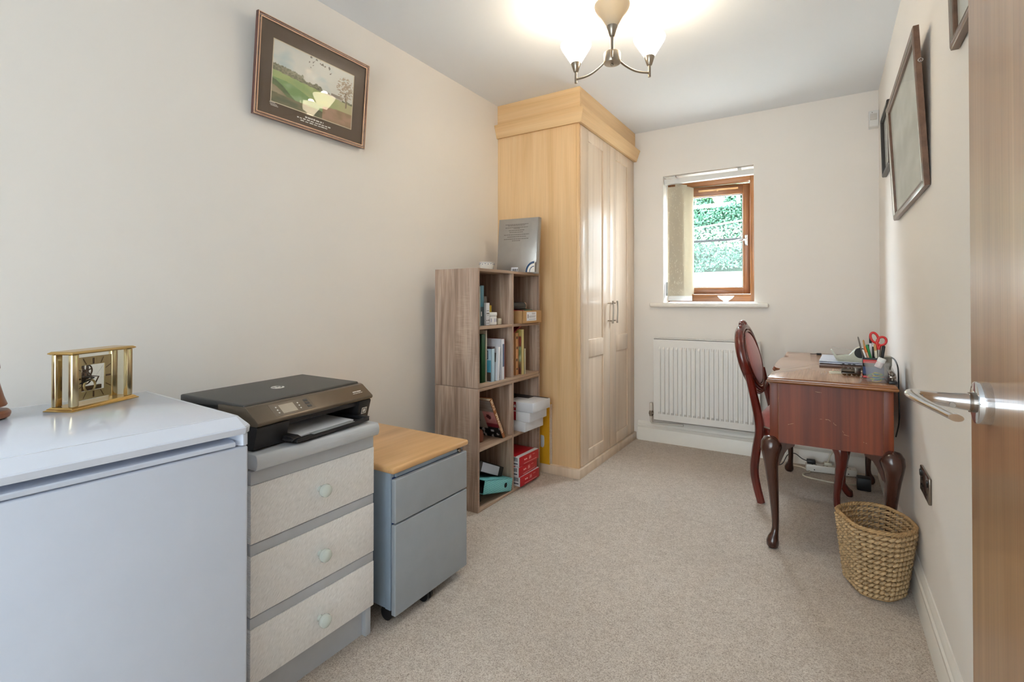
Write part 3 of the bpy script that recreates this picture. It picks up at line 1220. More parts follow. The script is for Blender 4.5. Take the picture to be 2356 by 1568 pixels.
for sy in (-1, 1):
    b = MB()
    b.box(-cd + .008, cd - .008, sy * (cw_ - .003) - .0008, sy * (cw_ - .003) + .0008, .009, .137)
    b.build('side_glass', M['clockglass'], ck, local=True)
b = MB()
b.box(cd - .008, cd - .0065, -cw_ + .018, cw_ - .018, .010, .136)
b.build('front_glass', M['clockglass'], ck, local=True)
dy, dz, dR, dr = -.012, .072, .054, .033    # dial ring centre and half sizes
b = MB()
for (a0, a1, c0, c1) in ((dy - dR, dy + dR, dz + dr, dz + dR), (dy - dR, dy + dR, dz - dR, dz - dr),
                         (dy - dR, dy - dr, dz - dr, dz + dr), (dy + dr, dy + dR, dz - dr, dz + dr)):
    b.box(.006, .0085, a0, a1, c0, c1)
dial = b.build('dial_ring', M['dial'], ck, local=True)
b = MB()
for k in range(12):
    a = k * pi / 6
    s, c = sin(a), cos(a)
    q = max(abs(s), abs(c))
    ri, ro = dr / q * 1.06, dR / q * 0.93
    wdt = .0022 if k % 3 == 0 else .0009
    p0, p1 = Vector((.0092, dy + s * ri, dz + c * ri)), Vector((.0092, dy + s * ro, dz + c * ro))
    n_ = Vector((0, c, -s)) * wdt
    b.quad(p0 - n_, p0 + n_, p1 + n_, p1 - n_)
b.build('hour_marker', M['brass_dk'], dial, local=True, recalc=False)


def wheel(y, z, R, r, x, spokes, mat, name='gear_wheel', w=.002):
    r *= 1.45
    b = MB()
    T = Matrix.Rotation(pi / 2, 4, 'Y')
    b.torus((x, y, z), R, r, T, 32, 6)
    for k in range(spokes):
        a = 2 * pi * k / spokes + .3
        b.tube([(x, y, z), (x, y + R * cos(a), z + R * sin(a))], r * .8, 5)
    b.cyl((x - .003, y, z), (x + .003, y, z), R * .18, n=10)
    b.build(name, mat, ck, local=True)


wheel(dy - .010, dz + .017, .0165, .0013, -.002, 6, M['brass_dk'])
wheel(dy - .006, dz - .002, .0150, .0012, -.006, 6, M['brass_dk'])
wheel(dy - .022, dz - .010, .011, .0014, -.004, 5, M['brass_dk'])
b = MB()
b.torus((.002, dy - .004, dz - .021), .0155, .0028, Matrix.Rotation(pi / 2, 4, 'Y'), 32, 6)
b.build('balance_ring', M['dial'], ck, local=True)
b = MB()   # movement bridge plates
b.box(-.008, -.005, dy - .016, dy - .011, dz - .01, dz + .034)
b.box(-.008, -.005, dy - .004, dy + .001, dz - .01, dz + .034)
b.tube([(-.004, dy - .026, dz - .012), (-.004, dy - .006, dz - .03), (-.004, dy + .014, dz - .026), (-.004, dy + .028, dz - .002), (-.004, dy, dz + .003)], .0018, 6)
b.tube([(-.003, dy - .03, dz - .004), (-.003, dy, dz)], .0026, 6)
b.build('movement_bridge', M['brass_dk'], ck, local=True)
b = MB()
b.box(-.006, .002, dy - .031, dy + .031, dz - .033, dz - .022, .001)
b.build('movement_block', M['brass_dk'], ck, local=True)
b = MB()   # hands
hp = Vector((.010, dy + .002, dz - .001))
for ang_, L, w_ in ((radians(-104), .046, .0022), (radians(-78), .031, .0022), (radians(40), .040, .0003)):
    d = Vector((0, sin(ang_), cos(ang_)))
    n_ = Vector((0, d.z, -d.y)) * w_
    b.bm.faces.new([b.bm.verts.new(p) for p in (hp - n_ * .5, hp + d * L * .8 - n_, hp + d * L, hp + d * L * .8 + n_, hp + n_ * .5)])
b.build('hand', M['black_gloss'], ck, local=True, recalc=False)

# ================================================================== CHEST OF DRAWERS
ch = thing('chest_of_drawers', 'white three drawer chest with round pale knobs between freezer and filing pedestal', 'chest', (-1.54, .93, 0))
b = MB()
b.box(-1.80, -1.262, .722, 1.137, .095, .657, .001)
b.box(-1.80, -1.285, 1.125, 1.1395, 0.0, .10)
b.build('carcass', M['chest_grey'], ch)
b = MB()
b.box(-1.79, -1.282, .73, 1.118, 0, .097)
b.box(-1.79, -1.264, 1.118, 1.1395, 0, .097, .001)
b.build('plinth', M['chest_grey'], ch)
b = MB()   # bullnosed top
prof = [(-1.80, .655)]
for k in range(9):
    a = -pi / 2 + pi * k / 8
    prof.append((-1.222 + .010 * cos(a), .675 + .020 * sin(a)))
prof.append((-1.80, .695))
b.prism(prof, .722, 1.128, 'y', bev=.0015)
b.build('top', M['chest_top'], ch, ang=50)
for (zb, zt_) in ((.463, .613), (.277, .433), (.104, .247)):
    b = MB()
    b.box(-1.262, -1.240, .722, 1.130, zb + .0015, zt_, .0012)
    d = b.build('drawer', M['vinyl'], ch)
    b = MB()
    b.box(-1.262, -1.242, .722, 1.130, zt_ + .0005, zt_ + (.036 if zt_ > .6 else .0285), .002)
    b.build('drawer_trim', M['chest_grey'], d, label='grey finger-pull trim')
    b = MB()
    zk = zt_ - (.071 if zt_ > .6 else .076)
    b.lathe([(.009, 0), (.0085, .008), (.010, .011), (.0165, .0165), (.0188, .0235), (.0172, .031), (.0105, .0365), (.001, .038)], 28,
            Matrix.Translation((-1.240, .928, zk)) @ Matrix.Rotation(pi / 2, 4, 'Y'))
    b.build('knob', M['porcelain'], d, label='pale mint porcelain knob')

# ================================================================== PRINTER (turned)
pr = thing('inkjet_printer', 'black and bronze all-in-one inkjet printer on the white drawers', 'printer', (-1.430, .925, .695), radians(6.8))
W = .215
b = MB()   # lower body around the paper opening
b.box(-.150, .05, -W, W, .004, .099, .004)
b.prism([(.03, .004), (.158, .004), (.1735, .062), (.17, .066), (.03, .066)], -W + .002, -.112, 'y', .003)
b.prism([(.03, .004), (.158, .004), (.1735, .062), (.17, .066), (.03, .066)], .158, W - .002, 'y', .003)
b.box(.03, .162, -.115, .16, .050, .066, .002)
b.build('body', M['printer_body'], pr, local=True)
b = MB()
b.box(.048, .06, -.112, .158, .010, .05)
b.build('paper_slot', M['void'], pr, local=True)
b = MB()   # sloping bronze control fascia
b.prism([(.02, .066), (.174, .066), (.1785, .071), (.178, .077), (.135, .1105), (.128, .113), (.02, .113)], -W, W, 'y', .002)
pan = b.build('control_panel', M['printer_panel'], pr, local=True, ang=25)
b = MB()
b.prism([(-.150, .103), (.115, .108), (.121, .112), (.117, .1185), (-.140, .1265), (-.150, .124)], -.211, .211, 'y', .003, seg=3)
plid = b.build('scanner_lid', M['printer_lid'], pr, local=True, ang=30)
b = MB()
b.box(-.148, .127, -.209, .209, .098, .1125)
b.build('lid_gap', M['void'], pr, local=True)
# panel frame: origin on the slope, right = +y, up = back up the slope
pu = Vector((.135 - .178, 0, .1105 - .077))
PL = pu.length
pu.normalize()
pw = Vector((pu.z, 0, -pu.x))       # outward normal (+x,+z)


def PP(y, s, lift=.0004):           # s from 0 bottom to PL top
    return Vector((.178, y, .077)) + pu * s + pw * lift


def slab(mb, y0, y1, s0, s1, t=.0006):
    mb.ring_loft([[PP(y0, s0, 0), PP(y1, s0, 0), PP(y1, s1, 0), PP(y0, s1, 0)], [PP(y0, s0, t), PP(y1, s0, t), PP(y1, s1, t), PP(y0, s1, t)]])


b = MB()
slab(b, -.155, -.020, .006, PL - .003, .0005)
tp = b.build('touch_panel', flat('panel2', (112, 100, 86), .22), pan, local=True)
b = MB()
slab(b, -.128, -.080, .012, PL - .011, .0011)
b.build('display', M['screen'], pan, local=True, label='small grey display screen')
b = MB()
for s in (.014, .026, .037):
    slab(b, -.044, -.030, s, s + .0075, .0012)
b.build('menu_button', M['printer_body'], pan, local=True)
b = MB()
for (y, s) in ((-.141, .016), (-.1405, .026), (-.140, .036), (-.069, .016), (-.0685, .026), (-.068, .036)):
    slab(b, y, y + .004, s, s + .0035, .0011)
b.build('touch_icon', M['mark_white'], pan, local=True)
b = MB()   # small unreadable legend at the right end
for k, (y, w_, s) in enumerate(((.146, .016, .027), (.164, .018, .027), (.142, .010, .021), (.154, .010, .021), (.166, .008, .021), (.176, .008, .021))):
    slab(b, y, y + w_, s, s + (.0035 if k < 2 else .0016), .0007)
b.build('legend_print', M['mark_white'], pan, local=True)
b = MB()   # small white framed sticker on the right cheek
for (y0, y1, z0_, z1_) in ((.176, .198, .020, .0225), (.176, .198, .038, .0405), (.176, .1785, .020, .0405), (.1955, .198, .020, .0405), (.182, .192, .025, .0355)):
    xx = lambda z: .158 + (z - .004) * (.0155 / .058) + .0006
    b.ring_loft([[(xx(z0_) - .001, y0, z0_), (xx(z0_) - .001, y1, z0_), (xx(z1_) - .001, y1, z1_), (xx(z1_) - .001, y0, z1_)],
                 [(xx(z0_), y0, z0_), (xx(z0_), y1, z0_), (xx(z1_), y1, z1_), (xx(z1_), y0, z1_)]])
b.build('sticker', M['mark_white'], pr, local=True)
b = MB()   # round maker's emblem on the lid
lu = Vector((-.257, 0, .008)).normalized()
lz = lambda x: .1185 + (.117 - x) * (.008 / .257)
E0 = Vector((-.010, -.002, lz(-.010) + .0003))
T = frm(E0, (0, 1, 0), lu)
b.lathe([(.0195, -.0003), (.0195, .0005)], 36, T)
emb = b.build('emblem_disc', M['mark_white'], plid, local=True)
b = MB()
b.text('hp', .036, frm(E0 + Vector((.0, 0, .0007)), (0, 1, 0), lu) @ Matrix.Shear('XY', 4, (.25, 0)) @ Matrix.Translation((0, .0045, 0)), .0003)
b.build('emblem_letters', M['printer_lid'], emb, local=True)
# output tray
b = MB()
b.box(.04, .205, -.118, .165, .006, .011, .001)
b.box(.192, .208, -.118, .165, .006, .0165, .002)
b.prism([(.06, .011), (.198, .011), (.205, .020), (.19, .024), (.06, .024)], -.128, -.100, 'y', .002)
b.prism([(.06, .011), (.198, .011), (.205, .018), (.19, .020), (.06, .020)], .150, .172, 'y', .002)
b.build('paper_tray', M['printer_body'], pr, local=True)
b = MB()
b.box(.188, .2075, -.06, .10, .0165, .0178, .0004)
b.build('tray_strip', M['grey_pl'], pr, local=True)
b = MB()
b.prism([(.02, .0175), (.183, .0120), (.183, .0165), (.02, .0225)], -.096, .120, 'y')
ps = b.build('paper_stack', M['paper'], None, origin=(0, 0, 0))
ps.matrix_world = Matrix.Translation((-1.430, .925, .695)) @ Matrix.Rotation(radians(6.8), 4, 'Z')
tag(ps, 'sheets of white paper lying in the printer tray', 'paper')

# ================================================================== FILING PEDESTAL
fp = thing('filing_pedestal', 'silver grey filing pedestal on castors with a beech top', 'filing cabinet', (-1.5, 1.39, 0))
b = MB()
b.box(-1.79, -1.238, 1.203, 1.5845, .048, .507, .002)
b.build('body', M['steel_side'], fp)
for ya in (1.2005, 1.572):
    b = MB()
    b.box(-1.262, -1.2365, ya, ya + .0165, .048, .507, .001)
    b.build('front_flange', M['steel_side'], fp)
b = MB()
b.box(-1.82, -1.214, 1.190, 1.603, .507, .530, .009, 3)
b.build('top', M['beech'], fp)
b = MB()
b.box(-1.2375, -1.231, 1.206, 1.582, .046, .491)
b.build('liner', M['navy'], fp, label='dark blue plastic liner behind the drawer fronts')
for (z0_, z1_) in ((.343, .489), (.036, .338)):
    b = MB()
    b.box(-1.232, -1.212, 1.198, 1.588, z0_, z1_, .004, 3)
    b.build('drawer_front', M['steel_grey'], fp)
b = MB()
b.box(-1.2365, -1.228, 1.217, 1.572, .491, .507)
b.build('header', M['steel_side'], fp)
b = MB()
b.lathe([(.0085, 0), (.0085, .007), (.0075, .009), (.004, .0092)], 20, Matrix.Translation((-1.2285, 1.553, .4975)) @ Matrix.Rotation(pi / 2, 4, 'Y'))
b.box(-1.2195, -1.2187, 1.5525, 1.5537, .494, .501)
b.build('lock', M['nickel'], fp)
for (x, y) in ((-1.27, 1.228), (-1.27, 1.56), (-1.76, 1.23), (-1.76, 1.56), (-1.238, 1.372)):
    b = MB()
    b.cyl((x, y - .015, .0245), (x, y - .003, .0245), .0245, n=22)
    b.cyl((x, y + .003, .0245), (x, y + .015, .0245), .0245, n=22)
    b.cyl((x, y - .003, .0245), (x, y + .003, .0245), .008, n=10)
    b.box(x - .016, x + .016, y - .0025, y + .0025, .02, .05)
    if x > -1.25:
        b.box(x - .03, x + .014, y - .02, y + .02, .046, .052)
    b.build('castor', M['black'], fp)

# ================================================================== FRAMED GOLF PRINT on the left wall
fg = thing('framed_picture', 'dark framed golf course print with taupe mount on the left wall', 'picture', (-1.866, 1.3525, 1.805))
pw_, ph_ = .545, .388
lean = atan2(.034, ph_)
# local frame: origin bottom centre at wall; y along wall, z up, x out of wall
FR = Matrix.Rotation(lean, 4, 'Y')


def mould(mb, w, h, prof, T, closed=True):
    """mitred rectangular frame; prof = [(inset from the outer edge, depth)]"""
    rings = []
    for (i, d) in prof:
        rings.append([T @ Vector((d, sy * (w / 2 - i), z)) for sy, z in ((-1, i), (1, i), (1, h - i), (-1, h - i))])
    mb.ring_loft(rings, (False, False), closed=True)


b = MB()
mould(b, pw_, ph_, [(0, 0), (0, .014), (.002, .016), (.006, .0165), (.010, .015), (.013, .0125), (.015, .0125), (.015, 0)], FR)
fr_ = b.build('frame', M['frame_dk'], fg, local=True)
b = MB()
mould(b, pw_, ph_, [(.0012, .0155), (.0015, .0172), (.0042, .0175), (.0045, .0155)], FR)
b.build('gilt_line', M['gold'], fr_, local=True, label='thin outer gilt line')
b = MB()
mould(b, pw_, ph_, [(.0125, .0125), (.0125, .0145), (.0165, .0135), (.0165, .0105)], FR)
b.build('gilt_line', M['gold'], fr_, local=True, label='thin inner gilt line')
b = MB()
b.box(.002, .0070, -pw_ / 2 + .012, pw_ / 2 - .012, .012, ph_ - .012, T=FR)
b.build('mount', M['mount'], fg, local=True)


def golf(u, v):
    n1 = N2(u * 5, v * 9, 1) + .5 * N2(u * 14, v * 20, 2)
    sky = mixc((228, 227, 220), (168, 198, 208), .05 + .8 * (N2(u * 4, v * 5, 5) + .35 * N2(u * 11, v * 13, 6)) - (.35 * u))
    hor = .53 - .10 * u
    c = sky
    # tree line
    th = hor + .055 + .03 * N2(u * 22, 0, 8) + .02 * N2(u * 55, 0, 9) + (.05 if u < .35 else .0) - .03 * cl((u - .35) * 4) + (.06 * cl(1 - abs(u - .52) * 14))
    if v < th:
        c = mixc((88, 88, 62), (150, 146, 120), .5 + N2(u * 40, v * 40, 3))
    # house at right
    if .70 < u < .86 and v < .52 - .1 * abs(u - .76):
        c = (196, 186, 172) if v < .46 else (150, 136, 124)
    if v < hor - .01:
        c = mixc((172, 188, 116), (150, 176, 110), .5 + n1)
        c = mixc(c, (196, 186, 140), cl((u - .62) * 3))
    # green mound swooping down to the right
    md = .40 - .30 * u + .05 * sin(u * 7)
    if v < md:
        c = mixc((120, 156, 92), (152, 182, 128), .5 + n1 * 1.2)
    md2 = .34 - .62 * u + .05 * sin(u * 11 + 1)
    if v < md2:
        c = mixc((74, 92, 56), (104, 122, 76), .5 + n1)
    if v < md2 - .10:
        c = mixc((176, 160, 132), (150, 134, 104), .5 + n1)
    fg_ = .16 - .06 * u
    if v < fg_:
        c = mixc((92, 96, 70), (128, 118, 88), .5 + n1 * 1.3)
    if u > .60 and v < .26 - .5 * (u - .9) ** 2 and v < .30:
        c = mixc((150, 122, 92), (178, 138, 112), .5 + n1 * 1.4)
    # autumn tree right
    tx = (u - .90) / .13
    tz = (v - .68) / .22
    if tx * tx + tz * tz < 1 and N2(u * 32, v * 34, 12) > -.12 + .25 * (tx * tx + tz * tz):
        c = mixc((196, 176, 152), (164, 142, 118), .5 + N2(u * 60, v * 60, 4))
    if abs(u - .905 - .01 * sin(v * 20)) < .009 and .34 < v < .62:
        c = (140, 118, 96)
    # overhanging leaves top centre
    if v > .80 and .40 < u < .70 and N2(u * 34, v * 22, 20) > .22 + .8 * abs(u - .56) + .8 * (1 - v):
        c = (104, 92, 80)
    return c


IW, IH = .390, .240
T0 = FR @ Matrix.Translation((.0074, 0, 0))
z00 = .072
canvas('landscape_print', T0 @ Vector((0, -IW / 2 - .004, z00)), FR.to_3x3() @ Vector((0, IW, 0)), FR.to_3x3() @ Vector((0, 0, IH)), 150, 96, lambda u, v: mixc(golf(u, v), (206, 200, 182), .16), M['print'], fg, local=True)
b = MB()   # thin pale bevel of the window mount
mould(b, IW + .006, IH + .006, [(0, .0070), (0, .0080), (.003, .0080), (.003, .0070)], FR @ Matrix.Translation((0, -.004, z00 - .003)))
b.build('mount_bevel', M['pages'], fg, local=True)
b = MB()   # unreadable caption lettering, three rows of small marks
rr = random.Random(3)
for (row, half, hgt) in ((.052, .045, .0058), (.0425, .082, .0045), (.034, .066, .0038)):
    y = -half
    while y < half:
        w_ = rr.uniform(.007, .018)
        y2 = min(half, y + w_)
        b.box(.0070, .0076, y - .0, y2, row, row + hgt * rr.uniform(.75, 1.1), T=FR)
        y = y2 + rr.uniform(.002, .006)
for (row, y0) in ((.066, -.205), (.060, -.203), (.055, -.200)):
    b.box(.0070, .0075, y0, y0 + rr.uniform(.02, .034), row, row + .002, T=FR)
b.build('caption_print', M['mark_white'], fg, local=True)
b = MB()
b.box(.0088, .0102, -pw_ / 2 + .012, pw_ / 2 - .012, .012, ph_ - .012, T=FR)
b.build('glazing', M['picglass'], fg, local=True)

# ================================================================== PICTURES on the right wall


def wall_picture(label, y0, y1, z0_, z1_, lean_, w_, mat, art, proud=.018, mountw=0.0):
    """hung on the right wall, faces -x, leans forward at the top"""
    w, h = y1 - y0, z1_ - z0_
    t = thing('framed_picture', label, 'picture', (XR - .002, (y0 + y1) / 2, z0_), group='pictures on the right wall')
    T = Matrix.Rotation(-lean_, 4, 'Y') @ Matrix.Rotation(pi, 4, 'Z')
    b = MB()
    mould(b, w, h, [(0, 0), (0, proud - .003), (w_ * .2, proud), (w_ * .55, proud - .001), (w_ * .75, proud - .005), (w_, proud - .006), (w_, 0)], T)
    f = b.build('frame', mat, t, local=True)
    b = MB()
    mould(b, w, h, [(w_ * .58, proud - .002), (w_ * .60, proud - .0), (w_ * .72, proud - .001), (w_ * .74, proud - .006)], T)
    b.build('frame_bead', M['nickel'] if mat is M['frame_br'] else mat, f, local=True)
    b = MB()
    b.box(.0, .003, -w / 2 + .004, w / 2 - .004, .004, h - .004, T=T)
    b.build('backing', M['card'], t, local=True)
    iw, ih = w - 2 * w_ + .004, h - 2 * w_ + .004
    R3 = T.to_3x3()
    canvas('print', T @ Vector((.0045, -iw / 2, w_ - .002)), R3 @ Vector((0, iw, 0)), R3 @ Vector((0, 0, ih)), 60, 44, art, M['print'], t, local=True)
    b = MB()
    b.box(.0065, .008, -w / 2 + w_ * .8, w / 2 - w_ * .8, w_ * .8, h - w_ * .8, T=T)
    b.build('glazing', M['picglass'], t, local=True)
    return t, T


def art_grey(u, v):
    n_ = N2(u * 4, v * 5, 31) + .5 * N2(u * 9, v * 12, 32)
    c = mixc((176, 180, 170), (206, 208, 200), .5 + n_)
    return mixc(c, (146, 150, 140), cl(.6 - abs(v - .35) * 3) * (.4 + .6 * N2(u * 6, v * 9, 33)))


def art_pale(u, v):
    return mixc((206, 208, 202), (190, 192, 184), .5 + N2(u * 3, v * 4, 40))


big, BT = wall_picture('large brown framed grey landscape print leaning out from the right wall', 2.033, 2.867, 1.452, 1.968, .050, .030, M['frame_br'], art_grey)
b = MB()   # hanging eye and cord at the near edge
b.torus(BT @ Vector((.003, .4215, .40)), .006, .0012, Matrix.Rotation(pi / 2, 4, 'X'), 14, 6)
b.cyl(BT @ Vector((.003, .414, .40)), BT @ Vector((.003, .418, .40)), .0015, n=6)
b.build('hanging_eye', M['chrome'], big, local=True)
wall_picture('small black framed picture partly hidden behind the large brown frame', 3.03, 3.372, 1.755, 2.068, .022, .022, M['frame_bk'], art_pale, .02)
wall_picture('picture frame high on the right wall above the open door', 1.04, 1.628, 1.708, 2.16, .020, .026, M['frame_br'], art_pale)

# ================================================================== SENSOR and SOCKET
sn = thing('motion_sensor', 'small white motion sensor high in the corner beside the ceiling', 'sensor', (.257, YB - .02, 2.16))
b = MB()
b.ring_loft([[(.231, YB, 2.160), (.2815, YB, 2.160), (.2815, YB, 2.266), (.231, YB, 2.266)],
             [(.231, YB - .034, 2.164), (.2815, YB - .034, 2.164), (.2815, YB - .042, 2.262), (.231, YB - .042, 2.262)],
             [(.235, YB - .038, 2.168), (.278, YB - .038, 2.168), (.278, YB - .046, 2.258), (.235, YB - .046, 2.258)]])
b.build('housing', M['rail_white'], sn)
b = MB()
b.ring_loft([[(.237, YB - .042, 2.205), (.272, YB - .042, 2.205), (.272, YB - .046, 2.242), (.237, YB - .046, 2.242)],
             [(.238, YB - .046, 2.206), (.271, YB - .046, 2.206), (.271, YB - .050, 2.241), (.238, YB - .050, 2.241)]])
b.build('lens', flat('lens', (196, 192, 186), .3), sn)
b = MB()
b.cyl((.247, YB - .0455, 2.250), (.247, YB - .0475, 2.250), .0022, n=10)
b.build('indicator', M['mark_dark'], sn)

so = thing('double_socket', 'chrome double wall socket with black switches above the skirting', 'socket', (XR - .005, 2.143, .432))
b = MB()
b.box(XR - .009, XR + .0005, 2.058, 2.228, .432, .517, .0035, 3)
b.build('face_plate', M['plate_dk'], so)
for yc in (2.098, 2.188):
    b = MB()
    b.box(XR - .0128, XR - .008, yc - .012 + (.02 if yc > 2.15 else -.02), yc + .004 + (.02 if yc > 2.15 else -.02), .486, .506, .001)
    b.build('switch', M['black_gloss'], so)
    b = MB()
    b.box(XR - .0097, XR - .008, yc - .003, yc + .003, .474, .485)
    b.box(XR - .0097, XR - .008, yc - .014, yc - .007, .455, .460)
    b.box(XR - .0097, XR - .008, yc + .007, yc + .014, .455, .460)
    b.build('socket_hole', M['void'], so)

# ================================================================== DESK
dk = thing('writing_desk', 'mahogany writing desk with cabriole legs against the right wall, scratched side panel', 'desk', (.007, 3.045, 0))
DY0, DY1 = 2.468, 3.640
front = [(-.222, 2.420), (-.222, 2.60), (-.214, 2.66), (-.200, 2.70), (-.200, 2.76), (-.222, 2.80), (-.232, 2.85), (-.236, 3.04),
         (-.232, 3.24), (-.222, 3.29), (-.200, 3.33), (-.200, 3.40), (-.214, 3.44), (-.222, 3.50), (-.222, 3.672)]
outl = [(.238, 2.420)] + front + [(.238, 3.672)]


def inset(poly, d, cx=.008, cy=3.046):
    r_ = []
    for (x, y) in poly:
        r_.append((x + (d if x < cx else -d), y + (d * (1 if y < 2.5 else -1 if y > 3.6 else 0))))
    return r_


b = MB()
b.ring_loft([[(x, y, z) for x, y in inset(outl, d)] for d, z in
             ((.012, .7285), (.006, .7300), (.001, .7345), (0, .7385), (.0015, .7420), (.0045, .7440), (.0045, .7465), (.0055, .7500), (.0085, .7530))], (True, False))
dtop = b.build('top_moulding', M['mahog_edge'], dk, ang=50)
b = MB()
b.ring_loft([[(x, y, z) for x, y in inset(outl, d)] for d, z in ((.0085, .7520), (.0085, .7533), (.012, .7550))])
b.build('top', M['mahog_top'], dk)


def leg_post(x, y):
    b = MB()
    s = .0165
    b.box(x - s, x + s, y - s, y + s, .455, .730, .002)
    return b


LEGS = ((-.196, 2.4855, -1, -1), (.208, 2.4855, 1, -1), (-.196, 3.622, -1, 1), (.208, 3.622, 1, 1))
for (x, y, dx, dy_) in LEGS:
    b = leg_post(x, y)
    lg = b.build('leg', M['mahog'], dk)
    b = MB()
    d = Vector((dx * .62, dy_ * .78, 0)).normalized()
    prof = [(.000, .4655, .004), (.002, .4652, .030), (.008, .462, .0415), (.014, .453, .0445), (.020, .434, .041), (.022, .408, .034), (.020, .375, .0285), (.014, .32, .0245),
            (.006, .25, .0205), (.000, .18, .0170), (-.004, .12, .0145), (-.004, .085, .0138), (.000, .062, .0155), (.008, .044, .0215), (.012, .028, .0255),
            (.012, .014, .0250), (.010, .004, .0200), (.010, .0005, .0150)]
    b.tube([Vector((x, y, z)) + d * o for o, z, r in prof], [r for o, z, r in prof], 18)
    b.build('cabriole', M['mahog_dk'], lg, ang=70)
    for (ex, ey) in ((-dx, 0), (0, -dy_)):     # ear brackets beside the knee
        b = MB()
        n_ = Vector((ex, ey, 0))
        w_ = Vector((-ey, ex, 0)) * .012
        base = Vector((x, y, 0)) + Vector((dx * .012 * abs(ey), dy_ * .012 * abs(ex), 0))
        sh = [(.010, .466), (.080, .466), (.078, .459), (.064, .452), (.052, .442), (.042, .424), (.032, .398), (.022, .372), (.010, .36)]
        b.ring_loft([[base + n_ * s + w_ * q + Vector((0, 0, z)) for s, z in sh] for q in (-1, 1)])
        b.build('knee_bracket', M['mahog_dk'], lg)
b = MB()
b.box(-.182, .194, DY0 + .004, DY0 + .020, .466, .729)
b.build('side_panel', M['mahog'], dk)
b = MB()
b.box(-.1795, -.1775, DY0 + .002, DY0 + .006, .466, .729)
b.box(.1905, .192, DY0 + .002, DY0 + .006, .466, .729)
b.build('inlay_line', M['mahog_edge'], dk)
b = MB()
b.box(-.182, .194, DY1 - .020, DY1 - .004, .466, .729)
b.build('side_panel', M['mahog'], dk)
b = MB()
b.box(.196, .210, DY0 + .03, DY1 - .03, .466, .729)
b.build('back_panel', M['mahog'], dk)
b = MB()   # bottoms and inner sides of the pedestals
for (ya, yb_) in ((DY0 + .02, 2.80), (3.40, DY1 - .02)):
    b.box(-.190, .196, ya, yb_, .466, .478)
b.box(-.195, .196, 2.79, 2.805, .466, .729)
b.box(-.195, .196, 3.395, 3.41, .466, .729)
b.box(-.195, -.18, 2.805, 3.395, .628, .729)
b.build('carcass', M['mahog'], dk)
for (ya, yb_, za, zb_) in ((2.505, 2.785, .603, .722), (2.505, 2.785, .474, .598), (2.81, 3.39, .635, .722), (3.415, 3.60, .603, .722), (3.415, 3.60, .474, .598)):
    b = MB()
    b.box(-.212, -.194, ya, yb_, za, zb_, .004)
    d = b.build('drawer', M['mahog'], dk)
    for yy in ((ya + yb_) / 2,):
        b = MB()
        zz = (za + zb_) / 2
        b.ball((-.2135, yy - .03, zz), .006, 10, 6)
        b.ball((-.2135, yy + .03, zz), .006, 10, 6)
        b.tube(smooth([(-.216, yy - .03, zz), (-.222, yy - .022, zz - .016), (-.223, yy, zz - .020), (-.222, yy + .022, zz - .016), (-.216, yy + .03, zz)], 4), .0025, 8)
        b.build('drop_handle', M['brass_dk'], d)
M['scr'] = plain('bare_wood_scratch', (196, 150, 112), 0.7)
b = MB()   # scratches showing bare wood
rr = random.Random(4)
for seg in (((-.045, .585), (.006, .588)), ((.006, .588), (.052, .552)), ((.052, .552), (.066, .530)), ((.06, .533), (.078, .529)), ((-.142, .548), (-.120, .556)),
            ((.125, .512), (.146, .505)), ((.195, .520), (.206, .514)), ((-.04, .700), (-.01, .697)), ((.02, .580), (.036, .566))):
    (xa, za), (xb, zb_) = seg
    nseg = 5
    for k in range(nseg):
        if rr.random() < .25:
            continue
        p = Vector((lerp(xa, xb, k / nseg), DY0 + .0036, lerp(za, zb_, k / nseg)))
        q = Vector((lerp(xa, xb, (k + .9) / nseg), DY0 + .0036, lerp(za, zb_, (k + .9) / nseg)))
        t = rr.uniform(.0003, .0010)
        b.ring_loft([[p + Vector((0, -e, -t)), q + Vector((0, -e, -t * .6)), q + Vector((0, -e, t * .6)), p + Vector((0, -e, t))] for e in (0, .0004)])
b.build('scratch', M['scr'], dk)

# ================================================================== CHAIR
cr = thing('dining_chair', 'mahogany balloon back chair with dusty pink velvet seat tucked under the desk', 'chair', (-.13, 3.18, 0))
CY = 3.182
def bx(z):    # back plane x for a height
    return -.366 - (z - .682) * .25
b = MB()
zc, rz_, ry_ = .752, .168, .178
pts = []
for k in range(40):
    t = 2 * pi * k / 40
    zz = zc + rz_ * sin(t) * (1.06 if sin(t) > 0 else 1)
    yy = CY + ry_ * cos(t) * (1.0 + .06 * sin(t))
    pts.append((bx(zz) - .010 * abs(cos(t)), yy, zz))
b.tube(pts, .0245, 12, closed=True, flat_=(1.0, .82))
ring = b.build('back_frame', M['chairwood'], cr, ang=70)
b = MB()   # inner moulded bead
pts2 = [(bx(zc + (z - zc) * .88) + .014, CY + (y - CY) * .87, zc + (z - zc) * .88) for x, y, z in pts]
b.tube(pts2, .0065, 8, closed=True)
b.build('bead', M['chairwood'], ring, ang=70)
b = MB()   # buttonless oval pad, domed to the front
rings = []
for f, dx in ((.86, -.012), (.86, .006), (.80, .016), (.6, .026), (.3, .032), (.05, .034)):
    rings.append([(bx(zc + (z - zc) * f) + dx, CY + (y - CY) * f, zc + (z - zc) * f) for x, y, z in pts])
b.ring_loft(rings)
b.build('back_pad', M['velvet'], cr, ang=70)
b = MB()   # carved crest: low scrolling ridge with a central leaf
for k in range(-7, 8):
    t = k / 7
    zz = .934 + .022 * (1 - t * t) + .003 * cos(k * 2.4)
    b.ball((bx(zz) + .002, CY + .080 * t, zz), .0125 - .004 * abs(t), 12, 8, (1.15, 1.0, .9 + .35 * (k % 2)))
b.ball((bx(.95) + .009, CY, .950), .0145, 12, 8, (1.0, 1.2, 1.0))
